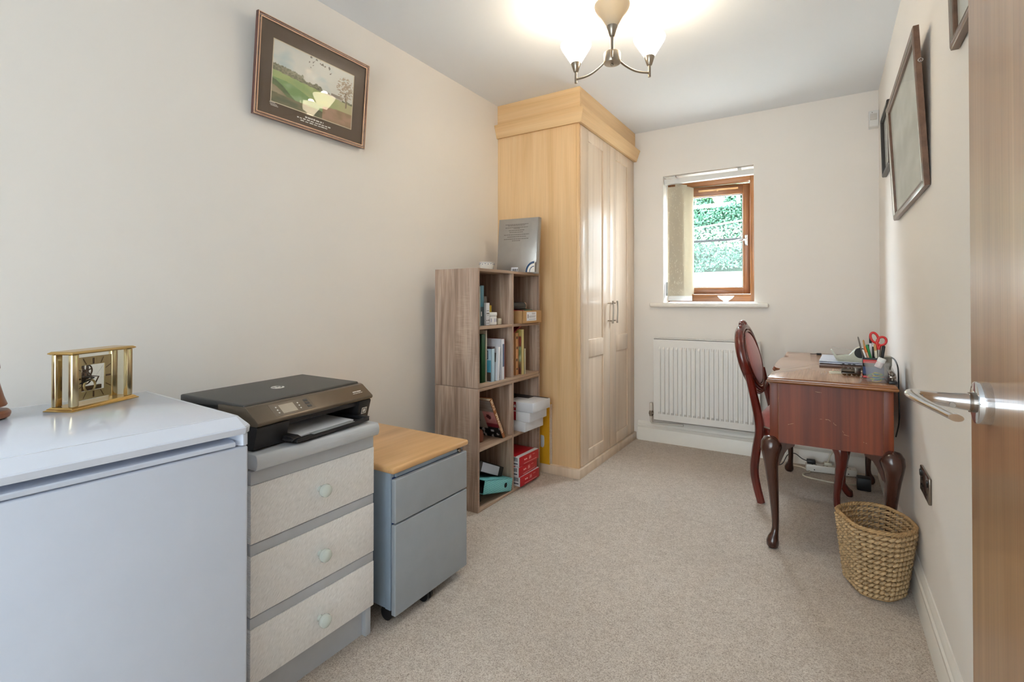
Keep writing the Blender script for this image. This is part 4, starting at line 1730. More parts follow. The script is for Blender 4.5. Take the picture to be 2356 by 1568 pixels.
for sg in (-1, 1):
    b.torus((bx(.94) + .012, CY + sg * .030, .940), .009, .0038, Matrix.Rotation(pi / 2, 4, 'Y'), 16, 6)
b.build('crest_carving', M['chairwood'], cr, ang=60)
for sy in (-1, 1):
    b = MB()   # rear leg sweeping up into the back
    yb_ = CY + sy * .197
    P_ = smooth([(-.300, yb_, 0), (-.322, yb_, .09), (-.333, yb_, .17), (-.322, yb_, .28), (-.308, yb_, .37), (-.312, yb_ - sy * .004, .44),
                 (-.328, yb_ - sy * .016, .52), (-.348, yb_ - sy * .026, .60), (bx(.68), yb_ - sy * .022, .68)], 5)
    R_ = [lerp(.0205, .0225, min(1, i / 12)) if i < 30 else lerp(.0225, .019, (i - 30) / 11) for i in range(len(P_))]
    b.tube(P_, R_, 4 if False else 8, flat_=(1.0, .92))
    b.build('leg', M['chairwood'], cr, ang=32)
    b = MB()   # front cabriole leg
    yf = CY + sy * .185
    prof = [(.0, .372, .030), (.010, .350, .033), (.018, .320, .030), (.016, .27, .024), (.006, .20, .019), (-.004, .12, .0155), (-.004, .07, .0150),
            (.010, .040, .0190), (.026, .020, .0215), (.030, .006, .017), (.030, 0, .014)]
    d = Vector((1, sy * .35, 0)).normalized()
    b.tube([Vector((.045, yf, z)) + d * o for o, z, r in prof], [r for o, z, r in prof], 14)
    b.build('leg', M['chairwood'], cr, ang=70)
b = MB()   # cross bar under the oval
b.tube(smooth([(-.338, CY - .165, .598), (-.336, CY - .08, .575), (-.334, CY, .572), (-.336, CY + .08, .575), (-.338, CY + .165, .598)], 5), .015, 10)
b.build('back_rail', M['chairwood'], cr, ang=60)
seat_o = []
for k in range(48):
    t = 2 * pi * k / 48
    cx_, sx_ = cos(t), sin(t)
    e = .38
    x = -.118 + .200 * (abs(cx_) ** e) * (1 if cx_ > 0 else -1)
    y = CY + (.205 + .015 * cx_) * (abs(sx_) ** e) * (1 if sx_ > 0 else -1)
    seat_o.append((x, y))
def so_(f, z):
    return [(-.118 + (x + .118) * f, CY + (y - CY) * f, z) for x, y in seat_o]
b = MB()
b.ring_loft([so_(.985, .352), so_(1.0, .358), so_(1.0, .398), so_(.985, .402)])
b.build('seat_rail', M['chairwood'], cr, ang=50)
b = MB()
b.ring_loft([so_(.985, .400), so_(1.0, .418), so_(1.0, .445), so_(.975, .468), so_(.9, .485), so_(.7, .497), so_(.3, .503), so_(.02, .504)])
b.build('seat_pad', M['velvet'], cr, ang=70)
b = MB()
b.tube([Vector((x, y, .404)) for x, y, z in so_(1.004, .404)], .0045, 6, closed=True)
b.build('gimp_braid', flat('gimp', (150, 132, 120), .6), cr, label='pale braid around the seat edge')

_pv = Vector((-.306, 2.985, 0))
cr.location = _pv + Matrix.Rotation(radians(-5), 3, 'Z') @ (Vector((-.13, 3.18, 0)) - _pv)
cr.rotation_euler = (0, 0, radians(-5))

# ================================================================== WASTE BASKET
bk = thing('waste_basket', 'woven seagrass waste basket on the carpet by the right wall', 'basket', (.154, 2.33, 0))
BH = .262
rim = [(.029, 2.372), (.084, 2.235), (.135, 2.214), (.208, 2.220), (.265, 2.290), (.2775, 2.345), (.255, 2.430), (.2015, 2.500), (.150, 2.508), (.095, 2.483), (.045, 2.420)]
rim = [(x * .982, y * .982) for x, y in rim]
rc = Vector((.154, 2.319))
BH = .275


def bsect(t):        # t 0 bottom, 1 rim
    f = .73 + .27 * (t ** .85)
    cc = rc + Vector((-.003, .024)) * (1 - t)
    return [Vector((cc.x + (x - rc.x) * f, cc.y + (y - rc.y) * f)) for x, y in rim]


def resample(poly, n):
    P_ = [Vector((p[0], p[1], 0)) for p in poly]
    # light corner rounding
    Q = []
    for i in range(len(P_)):
        a, c, d = P_[i - 1], P_[i], P_[(i + 1) % len(P_)]
        Q += [c + (a - c) * .22, c + (a - c) * .07 + (d - c) * .07, c + (d - c) * .22]
    L = [0]
    for i in range(len(Q)):
        L.append(L[-1] + (Q[(i + 1) % len(Q)] - Q[i]).length)
    res = []
    j = 0
    for k in range(n):
        s = L[-1] * k / n
        while L[j + 1] < s:
            j += 1
        t = (s - L[j]) / max(1e-9, L[j + 1] - L[j])
        res.append(Q[j].lerp(Q[(j + 1) % len(Q)], t))
    return res


NS = 40      # stakes
NROW = 13
for r in range(NROW):
    t = (r + .5) / NROW * .955
    z = .010 + t * (BH - .012)
    pl = resample(bsect(t), NS * 4)
    b = MB()
    for ph in (0, 1):
        pts = []
        for k, p in enumerate(pl):
            nx = pl[(k + 1) % len(pl)] - pl[k - 1]
            nrm = Vector((nx.y, -nx.x, 0)).normalized()
            w_ = cos(pi * k / 4 + pi * ph + pi * (r % 2))
            zz = z + .0040 * sin(pi * k / 4 + pi * ph + (pi if r % 2 else 0))
            pts.append(Vector((p.x, p.y, zz)) + nrm * w_ * .0052)
        b.tube(pts, [.0040 + .0026 * max(0.0, cos(pi * k / 4 + pi * ph + pi * (r % 2))) + .0006 * sin(k * 2.1 + r) for k in range(len(pts))], 6, closed=True)
    b.build('weave_row', M['wicker'], bk, ang=80)
b = MB()
sb, st = resample(bsect(0), NS), resample(bsect(1), NS)
for k in range(NS):
    b.tube([(sb[k].x, sb[k].y, .006), (st[k].x, st[k].y, BH - .006)], .0030, 5)
b.build('stakes', M['wicker_rim'], bk, kind='stuff')
b = MB()
for ph in range(3):     # plaited rim
    pl = resample(bsect(1.0), NS * 4)
    pts = []
    for k, p in enumerate(pl):
        nx = pl[(k + 1) % len(pl)] - pl[k - 1]
        nrm = Vector((nx.y, -nx.x, 0)).normalized()
        a = 2 * pi * k / 8 + ph * 2 * pi / 3
        pts.append(Vector((p.x, p.y, BH - .004 + .0038 * sin(a))) + nrm * .0038 * cos(a))
    b.tube(pts, .0044, 6, closed=True)
b.build('rim', M['wicker_rim'], bk, ang=80)
b = MB()
b.ring_loft([[(p.x, p.y, z) for p in resample(bsect(0), 60)] for z in (.003, .009)])
b.build('base', M['wicker_rim'], bk)

# ================================================================== CEILING LAMP
HX, HY = -.760, 2.0
lp = thing('ceiling_lamp', 'three arm brushed nickel ceiling lamp with conical opal glass shades, two lit', 'lamp', (HX, HY, 2.06))
b = MB()
b.lathe([(.055, 2.3995), (.055, 2.392), (.050, 2.384), (.020, 2.378), (.010, 2.372)], 32, Matrix.Translation((HX, HY, 0)))
b.build('ceiling_rose', M['nickel'], lp)
b = MB()
b.cyl((HX, HY, 2.125), (HX, HY, 2.38), .0055, n=14)
b.build('stem', M['nickel'], lp)
b = MB()
b.lathe([(.004, 2.083), (.034, 2.086), (.0355, 2.089), (.0355, 2.128), (.034, 2.131), (.006, 2.132)], 36, Matrix.Translation((HX, HY, 0)))
b.ball((HX, HY, 2.080), .006, 12, 8)
b.build('hub', M['nickel'], lp)
M['shade_off'] = None
m_ = bpy.data.materials.new('opal_glass_unlit')
m_.use_nodes = True
n_ = m_.node_tree
n_.nodes.clear()
oo = n_.nodes.new('ShaderNodeOutputMaterial')
d1 = n_.nodes.new('ShaderNodeBsdfPrincipled')
d1.inputs['Base Color'].default_value = lin((232, 220, 200))
d1.inputs['Roughness'].default_value = .25
d2 = n_.nodes.new('ShaderNodeBsdfTranslucent')
d2.inputs[0].default_value = lin((238, 226, 205))
mx = n_.nodes.new('ShaderNodeMixShader')
mx.inputs[0].default_value = .5
n_.links.new(d1.outputs[0], mx.inputs[1])
n_.links.new(d2.outputs[0], mx.inputs[2])
n_.links.new(mx.outputs[0], oo.inputs[0])
M['shade_off'] = m_
M['bulb'] = emissive('lit_bulb', (255, 236, 205), 14)
M['bulb_off'] = plain('unlit_bulb', (238, 234, 226), .3)
for (deg, lit) in ((-69.2, False), (50.8, True), (170.8, True)):
    a = radians(deg)
    d = Vector((cos(a), sin(a), 0))
    E_ = Vector((HX, HY, 0)) + d * .183
    b = MB()
    b.tube(smooth([Vector((HX, HY, 2.104)) + d * .032, Vector((HX, HY, 2.088)) + d * .06, Vector((HX, HY, 2.0735)) + d * .10,
                   Vector((HX, HY, 2.0695)) + d * .14, Vector((HX, HY, 2.073)) + d * .183], 6), .0046, 12)
    arm = b.build('arm', M['nickel'], lp)
    b = MB()
    b.cyl((E_.x, E_.y, 2.055), (E_.x, E_.y, 2.108), .0062, n=16)
    b.lathe([(.0085, 2.104), (.0110, 2.107), (.0225, 2.143), (.0222, 2.1445), (.018, 2.1445)], 28, Matrix.Translation((E_.x, E_.y, 0)))
    b.build('lamp_holder', M['nickel'], arm)
    b = MB()
    pr_ = [(.0195, 2.139), (.0225, 2.1445), (.034, 2.163), (.060, 2.205), (.066, 2.2165), (.0680, 2.224), (.0675, 2.228), (.0655, 2.228),
           (.0650, 2.224), (.0632, 2.218), (.0575, 2.207), (.031, 2.164), (.019, 2.147)]
    b.lathe(pr_, 40, Matrix.Translation((E_.x, E_.y, 0)), cap=(False, False))
    b.build('lamp_shade', M['shade_lit'] if lit else M['shade_off'], arm, label='glowing white opal shade' if lit else 'unlit cream opal shade', ang=60)
    b = MB()
    b.lathe([(.006, 2.145), (.010, 2.155), (.012, 2.17), (.011, 2.196), (.007, 2.208), (.001, 2.212)], 18, Matrix.Translation((E_.x, E_.y, 0)))
    b.build('bulb', M['bulb'] if lit else M['bulb_off'], arm)
    if lit:
        lo = bulb_light('bulb_light', (E_.x, E_.y, 2.236), BULB)

# ================================================================== BOOKS AND BOXES IN THE SHELVES


def book(name, label, x0, x1, y0, y1, z0, z1, cover, pages='pages', group=None, T=None, cat='book', hard=.0022, prints=()):
    """standing book: spine faces +x (at x1), covers face -y / +y"""
    pv = Vector((x1, (y0 + y1) / 2, z0))
    t = thing(name, label, cat, tuple(pv), 0, group)
    Tm = Matrix.Translation(pv) @ T @ Matrix.Translation(-pv) if T is not None else None
    b = MB()
    b.box(x0, x1, y0, y0 + hard, z0, z1, T=Tm)
    b.box(x0, x1, y1 - hard, y1, z0, z1, T=Tm)
    b.box(x1 - hard, x1, y0, y1, z0, z1, .0004, T=Tm)
    b.build('cover', cover, t)
    b = MB()
    b.box(x0 + .003, x1 - hard, y0 + hard, y1 - hard, z0 + .002, z1 - .003, T=Tm)
    b.build('page_block', M[pages], t)
    for (nm, mat, bx_) in prints:
        b = MB()
        for q in bx_:
            b.box(*q, T=Tm)
        b.build(nm, mat, t)
    return t


# --- upper left cube: teal book, bottles and boxes
F1 = .634 + .309 + .0155 / 2      # middle shelf of the upper unit, top surface
zs = .9508
book('book', 'tall teal book standing at the left of the top left cube', -1.74, -1.556, 2.150, 2.186, zs, 1.165, flat('teal', (44, 104, 122), .45),
     prints=(('spine_band', flat('teal_dk', (24, 48, 58), .45), [(-1.5565, -1.5555, 2.151, 2.185, zs + .002, zs + .10)]),
             ('spine_mark', M['mark_white'], [(-1.5552, -1.5545, 2.160, 2.166, zs + .05, zs + .075)])))
book('book', 'pale grey-green book beside the teal one in the top left cube', -1.72, -1.550, 2.126, 2.147, zs, 1.160, flat('greygreen', (170, 184, 176), .5))
b = MB()
b.box(-1.62, -1.545, 2.192, 2.224, zs, 1.072, .001)
wb = thing('carton', 'tall white carton with blue print in the top left cube', 'box', (-1.58, 2.208, zs))
b.build('carton_body', M['white_box'], wb)
b = MB()
for (za, zb_, ya, yb_) in ((1.028, 1.031, 2.198, 2.218), (1.012, 1.018, 2.196, 2.221), (1.004, 1.006, 2.200, 2.215), (.975, .980, 2.196, 2.204), (.975, .981, 2.211, 2.220), (.962, .964, 2.196, 2.22)):
    b.box(-1.5452, -1.5446, ya, yb_, za, zb_)
b.build('print', M['mark_grey'], wb)
tb = thing('tub', 'white screw-top tub with dark blue label in the top left cube', 'tub', (-1.575, 2.268, zs))
b = MB()
b.lathe([(.036, 0), (.0385, .003), (.0385, .046), (.036, .049)], 32, Matrix.Translation((-1.575, 2.268, zs)))
b.build('body', M['white_plastic'], tb)
b = MB()
b.lathe([(.0395, .050), (.0405, .052), (.0405, .066), (.039, .069), (.001, .0692)], 36, Matrix.Translation((-1.575, 2.268, zs)))
b.build('lid', M['white_plastic'], tb)
b = MB()
b.tube([(-1.575 + .0388 * cos(a), 2.268 + .0388 * sin(a), zs + .026) for a in [radians(d) for d in range(20, 80, 6)]], .0105, 4, flat_=(1, .05))
b.build('label_end', M['navy'], tb)
b = MB()
for a0 in (-62, -46, -14, 0):
    b.tube([(-1.575 + .0388 * cos(a), 2.268 + .0388 * sin(a), zs + .026) for a in [radians(d) for d in range(a0, a0 + 12, 4)]], .010, 4, flat_=(1, .03))
b.build('label_print', flat('lav', (168, 172, 196), .5), tb)
b = MB()
b.box(-1.575, -1.545, 2.312, 2.344, zs, zs + .034, .004)
tag(b.build('small_pot', M['cream']), 'small cream square pot beside the white tub in top left cube', 'pot')
b = MB()
b.box(-1.64, -1.60, 2.275, 2.30, zs, 1.068, .001)
tag(b.build('teal_carton', flat('tealc', (70, 140, 148), .5)), 'teal carton behind the white tub in the top left cube', 'box')
b = MB()
b.box(-1.64, -1.60, 2.302, 2.323, zs, 1.058, .001)
tag(b.build('yellow_carton', flat('yel', (196, 170, 60), .5)), 'yellow carton behind the white tub in the top left cube', 'box')
b = MB()
b.lathe([(.030, 0), (.030, .10), (.029, .115), (.0275, .115), (.0275, .155), (.026, .158), (.001, .158)], 28, Matrix.Translation((-1.68, 2.345, zs)))
sp = b.build('spray_can', flat('greycan', (150, 146, 144), .35))
tag(sp, 'grey can with clear cap at the back of the top left cube', 'can')

# --- upper right cube: cardboard tray, glasses case
zc_ = .9510
ct = thing('cardboard_box', 'open brown cardboard box with white address label jutting from the top right cube', 'box', (-1.60, 2.583, zc_), radians(-2))
b = MB()
bw, bd, bh_, tk = .107, .118, .074, .003
b.box(-bd, bd, -bw, bw, 0, tk)
b.box(bd - tk, bd, -bw, bw, 0, bh_)
b.box(-bd, -bd + tk, -bw, bw, 0, bh_)
b.box(-bd, bd, -bw, -bw + tk, 0, bh_)
b.box(-bd, bd, bw - tk, bw, 0, bh_)
b.build('tray', M['card'], ct, local=True)
b = MB()
b.box(bd, bd + .0006, -.062, .046, .014, .066)
lb = b.build('address_label', M['paper'], ct, local=True)
b = MB()
b.box(bd + .0006, bd + .001, -.052, -.045, .030, .052)
for (ya, yb_, za) in ((-.005, .036, .058), (-.005, .030, .052), (-.038, .036, .040), (-.038, .030, .034), (-.038, .036, .022)):
    b.box(bd + .0006, bd + .001, ya, yb_, za, za + .0018)
b.build('label_print', M['mark_grey'], lb, local=True)
zz = zc_ + .0745
b = MB()
b.box(-1.70, -1.53, 2.485, 2.57, zc_ + .004, zz + .002, .002)
tag(b.build('red_booklet', flat('redbk', (150, 30, 34), .5)), 'red booklet inside the cardboard box under the glasses case', 'booklet')
b = MB()
b.box(-1.66, -1.525, 2.575, 2.66, zc_ + .004, zz + .004, .004)
tag(b.build('green_pouch', flat('grnp', (60, 92, 76), .6)), 'dark green pouch in the cardboard box beside the red booklet', 'pouch')
gc = thing('glasses_case', 'dark grey hinged glasses case on the cardboard box in the top right cube', 'case', (-1.585, 2.59, zz + .004), radians(6))
M['case'] = plain('dark_leatherette', (58, 60, 60), .4, bs=.1, bscale=500)
b = MB()
b.lathe([(.02, .0), (.9, .004), (1.0, .020), (1.0, .0205)], 32, Matrix.Diagonal((.036, .098, 1, 1)))
b.build('lower_shell', M['case'], gc, local=True)
b = MB()
b.lathe([(1.0, .0215), (.99, .030), (.88, .040), (.55, .045), (.02, .046)], 32, Matrix.Diagonal((.036, .098, 1, 1)))
b.build('upper_shell', M['case'], gc, local=True)
b = MB()
b.tube([(.0365, .030 + .0, .006), (.0378, .031, .02), (.0368, .032, .034), (.026, .034, .0445)], .0022, 6)
b.build('clasp_strip', M['gold'], gc, local=True)

# --- middle left cube: books
zb0 = .6497
BG = 'books in the middle left cube'
gdk, gmid = flat('bk_dkgreen', (22, 40, 26), .5), flat('bk_green', (30, 78, 38), .5)
book('book', 'dark green-black book second from left in the middle left cube', -1.72, -1.545, 2.103, 2.139, zb0, .902, gdk, group=BG,
     prints=(('spine_label', M['mark_white'], [(-1.5452, -1.5445, 2.105, 2.120, zb0 + .012, zb0 + .05), (-1.5452, -1.5445, 2.105, 2.118, zb0 + .10, zb0 + .24)]),))
book('book', 'bright green hardback in the middle left cube', -1.72, -1.541, 2.142, 2.177, zb0, .905, gmid, group=BG)
book('book', 'tall cream edged album behind the green books in the middle left cube', -1.72, -1.538, 2.179, 2.190, zb0, .925, flat('bk_cream', (214, 204, 184), .6), group=BG)
book('book', 'dark album with red band behind the pale blue book, middle left cube', -1.735, -1.558, 2.192, 2.206, zb0, .885, flat('bk_black', (28, 26, 28), .5), group=BG,
     prints=(('red_band', flat('bk_red', (168, 24, 40), .45), [(-1.72, -1.5575, 2.1915, 2.2062, .842, .862)]),
             ('photo', M['mark_grey'], [(-1.62, -1.565, 2.1912, 2.1919, .868, .882)])))
bl = flat('bk_paleblue', (176, 206, 222), .45)
book('book', 'pale blue book with dark ring and teal picture, middle left cube', -1.70, -1.513, 2.196, 2.226, zb0, .826, bl, group=BG,
     prints=(('teal_picture', flat('bk_teal', (72, 150, 178), .45), [(-1.60, -1.517, 2.1953, 2.1961, .70, .765)]),
             ('dark_picture', flat('bk_brown', (66, 54, 46), .5), [(-1.60, -1.517, 2.1952, 2.1961, zb0 + .003, .70)]),
             ('dark_band', flat('bk_maroon', (48, 24, 34), .45), [(-1.62, -1.513, 2.195, 2.227, .826, .836)]),
             ('ring', flat('bk_navy', (40, 50, 76), .45), [(-1.575, -1.535, 2.195, 2.1962, .770, .774), (-1.575, -1.535, 2.195, 2.1962, .812, .816), (-1.539, -1.535, 2.195, 2.1962, .770, .816)])))
book('book', 'white paperback with grey photo leaning left in the middle left cube', -1.68, -1.510, 2.244, 2.266, zb0, .832, M['paper'], group=BG,
     T=Matrix.Rotation(radians(-4.5), 4, 'X'),
     prints=(('photo', M['mark_grey'], [(-1.56, -1.520, 2.2373, 2.2381, .75, .80)]),))
book('book', 'white tall book with dark picture at foot in the middle left cube', -1.70, -1.508, 2.282, 2.314, zb0, .872, flat('bk_white', (220, 222, 230), .5), group=BG,
     prints=(('dark_picture', flat('bk_brown', (66, 54, 46), .5), [(-1.57, -1.518, 2.2813, 2.2821, zb0 + .01, .72)]),
             ('blue_strip', flat('bk_slate', (92, 104, 132), .5), [(-1.5085, -1.5072, 2.296, 2.313, .72, .845)])))
book('book', 'thin red-brown book at the right of the middle left cube', -1.70, -1.515, 2.318, 2.332, zb0, .872, flat('bk_redbrown', (146, 60, 54), .5), group=BG)

# --- middle right cube
BG2 = 'books in the middle right cube'
tan = flat('bk_tan', (200, 146, 98), .5)
book('book', 'tan spined book with brown marks in the middle right cube', -1.70, -1.530, 2.466, 2.502, zb0, .895, tan, group=BG2,
     prints=(('spine_mark', flat('bk_brown', (66, 54, 46), .5), [(-1.5303, -1.5294, 2.476, 2.490, .86, .875), (-1.5303, -1.5294, 2.478, 2.490, .80, .815),
                                                               (-1.5303, -1.5294, 2.476, 2.488, .73, .745), (-1.5303, -1.5294, 2.478, 2.490, .68, .69)]),))


def cover_art(u, v):
    c = mixc((206, 190, 120), (186, 166, 92), .5 + N2(u * 5, v * 5, 50))
    if v < .86:
        c = mixc((150, 70, 56), (110, 66, 44), .5 + N2(u * 6, v * 6, 51))
    if v < .62:
        c = mixc((176, 182, 150), (120, 132, 92), .5 + 1.3 * N2(u * 7, v * 9, 52))
    if v < .30:
        c = mixc((84, 72, 48), (170, 130, 90), .5 + 1.3 * N2(u * 5, v * 7, 53))
    if v < .14:
        c = mixc((96, 44, 34), (150, 110, 86), .5 + N2(u * 5, v * 7, 54))
    return c


yb2 = book('book', 'tall illustrated book with yellow top edge in the middle right cube', -1.72, -1.514, 2.508, 2.536, zb0, .914, flat('bk_yellow', (206, 192, 132), .5), group=BG2)
canvas('cover_art', (-1.72, 2.5076, zb0 + .002), (.204, 0, 0), (0, 0, .262), 20, 30, cover_art, M['print'], yb2)
book('book', 'slim cream booklet at the right of the middle right cube', -1.66, -1.512, 2.540, 2.552, zb0, .80, flat('bk_cream2', (220, 212, 186), .6), group=BG2)
b = MB()
b.box(-1.66, -1.545, -.0035, .0035, -.16, .16, T=Matrix.Translation((0, 2.475, .897)) @ Matrix.Rotation(radians(-66), 4, 'X') @ Matrix.Translation((0, 0, .045)) @ Matrix.Diagonal((1, 1, .34, 1)))
tag(b.build('red_folder', flat('redf', (140, 32, 40), .5)), 'thin red folder lying slanted above the tan book in middle right cube', 'folder')

# --- lower left cube: leaning rock biography
ze = .3245
lt = thing('book', 'hardback with brown spine lettering leaning left in the lower left cube', 'book', (-1.515, 2.335, ze + .001))
TB = Matrix.Translation((-1.515, 2.337, ze + .0012)) @ Matrix.Rotation(radians(29.5), 4, 'X')
b = MB()   # local: x back, y thickness to -.024, z height
tkk, hh_, dd_ = .024, .272, .175
for q in ((-dd_, 0, -tkk, -tkk + .0022, 0, hh_), (-dd_, 0, -.0022, 0, 0, hh_)):
    b.box(*q, T=TB)
brn = flat('bk_copper', (150, 88, 40), .35)
b.box(-.0025, 0, -tkk, 0, 0, hh_, .0004, T=TB)
b.build('cover', brn, lt)
b = MB()
b.box(-dd_ + .004, -.003, -tkk + .0022, -.0022, .003, hh_ - .004, T=TB)
b.build('page_block', M['pages'], lt)
M['sleeve'] = flat('bk_backdark', (20, 20, 22), .3)


def back_art(u, v):
    if v > .72:
        return mixc((150, 138, 130), (118, 104, 96), .5 + N2(u * 3, v * 18, 60))
    if u > .55 and v > .30:
        c = mixc((206, 150, 146), (180, 112, 112), .5 + N2(u * 6, v * 6, 61))
        if v < .42:
            c = (120, 24, 44)
        if (u - .74) ** 2 + ((v - .58) * 1.5) ** 2 < .008:
            c = (74, 18, 28)
        return c
    if u < .55 and v > .26:
        c = (168, 160, 154)
        if .40 < v < .62 and u < .35 and int(v * 60) % 3 == 0:
            c = (96, 88, 84)
        return c
    c = (18, 18, 20)
    if N2(u * 7, v * 12, 63) > .34:
        c = (200, 200, 204)
    return c


me_off = MB()
canvas('back_cover_print', TB @ Vector((-dd_, -tkk - .0005, 0)), TB.to_3x3() @ Vector((dd_ - .001, 0, 0)), TB.to_3x3() @ Vector((0, 0, hh_)), 26, 40, back_art, M['print'], lt)
b = MB()
TS = TB @ frm((.0003, -tkk / 2, hh_ * .40), (0, 0, -1), (0, 1, 0))
b.text('SPRINGSTEEN', .0235, TS, .0003, .92)
TS = TB @ frm((.0003, -tkk / 2, hh_ * .855), (0, 0, -1), (0, 1, 0))
b.text('BRUCE', .0235, TS, .0003, .92)
b.build('spine_lettering', flat('lettercream', (244, 218, 184), .5), lt)
b = MB()
b.lathe([(.01, 0), (.034, .004), (.038, .03), (.030, .058), (.012, .066)], 20, Matrix.Translation((-1.60, 2.185, ze)))
tag(b.build('brown_jar', flat('jar', (120, 66, 46), .35)), 'rounded brown jar behind the leaning book in the lower left cube', 'jar')

# --- lower right cube: three white cartons
def carton(label, cx, cy, z, rz, hx, hy_, h, red=False):
    t = thing('carton', label, 'box', (cx, cy, z), rz, 'white cartons in the lower right cube')
    b = MB()
    b.box(-hx, hx, -hy_, hy_, 0, h - .001, .0012)
    b.build('carton_body', M['white_box'], t, local=True)
    b = MB()
    b.box(hx - .001, hx + .0008, -hy_ + .012, hy_ - .001, .003, h - .004, .0004)
    b.build('end_flap', M['white_box'], t, local=True)
    if red:
        b = MB()
        b.box(-.03 if red == 1 else -.047, .036 if red == 1 else .019, -hy_ - .0006, -hy_, .002, h - .003)
        l_ = b.build('red_label', flat('lab_red', (150, 12, 34), .5), t, local=True)
        b = MB()
        zz_ = h / 2
        b.box(.004, .018, -hy_ - .001, -hy_ - .0005, zz_ - .003, zz_ + .002)
        b.box(.010, .014, -hy_ - .001, -hy_ - .0005, zz_ - .010, zz_ + .010)
        b.build('label_print', M['paper'], l_, local=True)
    return t


carton('white carton at the bottom of the stack of three, set furthest back', -1.590, 2.584, ze, radians(-3), .122, .100, .056)
carton('white carton in the middle of the stack of three, with red label', -1.575, 2.592, ze + .0565, radians(-2), .128, .099, .056, 1)
tc = carton('topmost white carton of three jutting out, dark print on lid', -1.558, 2.592, ze + .113, radians(-1.5), .134, .101, .056, 2)
b = MB()
b.box(-.13, .03, .02, .104, .0552, .0560)
b.box(-.13, -.05, -.06, .02, .0552, .0560)
b.box(.03, .125, .085, .104, .0552, .0560)
b.build('lid_print', flat('darkprint', (44, 44, 52), .5), tc, local=True)

# --- bottom left cube: two lever arch files lying down
def lever_file(label, base, rz, tiltT, spine_mat, pos_hole, lab=None):
    t = thing('lever_arch_file', label, 'file', base, rz)
    h_, w_, d_ = .278, .070, .285     # along y, thickness z, depth -x
    b = MB()
    b.box(-d_, 0, -h_ / 2, h_ / 2, 0, .0025, T=tiltT)
    b.box(-d_, 0, -h_ / 2, h_ / 2, w_ - .0025, w_, T=tiltT)
    b.box(-.003, 0, -h_ / 2, h_ / 2, 0, w_, .0008, T=tiltT)
    b.build('cover', spine_mat, t, local=True)
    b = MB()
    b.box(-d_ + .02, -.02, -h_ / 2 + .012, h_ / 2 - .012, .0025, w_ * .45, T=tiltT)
    b.build('shaded_papers', M['void'], t, local=True)  # near-black colour paints the shade inside the file
    b = MB()
    Tc = tiltT @ Matrix.Translation((.0004, pos_hole, w_ / 2)) @ Matrix.Rotation(pi / 2, 4, 'Y')
    b.lathe([(.0135, -.0002), (.0135, .0004), (.001, .0005)], 24, Tc, sx=1.0)
    b.build('finger_hole', M['void'], t, local=True)
    return t


def teal_spotted():
    m, n, bb = newmat('turquoise_patterned_card')
    v = coords(n, (1, 1, 1))
    vo = n.nodes.new('ShaderNodeTexVoronoi')
    vo.inputs['Scale'].default_value = 95
    vo.inputs['Randomness'].default_value = .15
    n.links.new(v, vo.inputs['Vector'])
    c = ramp(n, vo.outputs['Distance'], [(.28, lin((140, 206, 206))), (.42, lin((96, 176, 180)))])
    n.links.new(c, bb.inputs['Base Color'])
    bb.inputs['Roughness'].default_value = .45
    return m


M['turq'] = teal_spotted()
lever_file('turquoise patterned lever arch file lying in the bottom left cube', (-1.500, 2.237, .0505), 0, Matrix.Rotation(radians(-14), 4, 'X'), M['turq'], .072)
b = MB()
b.box(-1.77, -1.56, 2.084, 2.165, .0160, .062, .002)  # added block, its black stands for the shadow below the tipped file
tag(b.build('shade_prop', M['black']), 'black added wallet propping up the turquoise file, bottom left cube', 'prop')
gf = thing('lever_arch_file', 'dark lever arch file with pale grey spine label tipped on the turquoise one', 'file', (-1.555, 2.247, .135), 0)
TT = Matrix.Rotation(radians(-24), 4, 'X')
b = MB()
b.box(-.21, .0, -.128, .120, .0, .0025, T=TT)
b.box(-.21, .0, -.128, .120, .0535, .056, T=TT)
b.box(-.003, .0, -.128, .120, .0, .056, T=TT)
b.build('cover', M['black'], gf, local=True)
b = MB()
b.box(-.0005, .0008, -.100, .075, .004, .052, T=TT)
b.build('spine_label', flat('palegrey', (176, 178, 190), .5), gf, local=True)

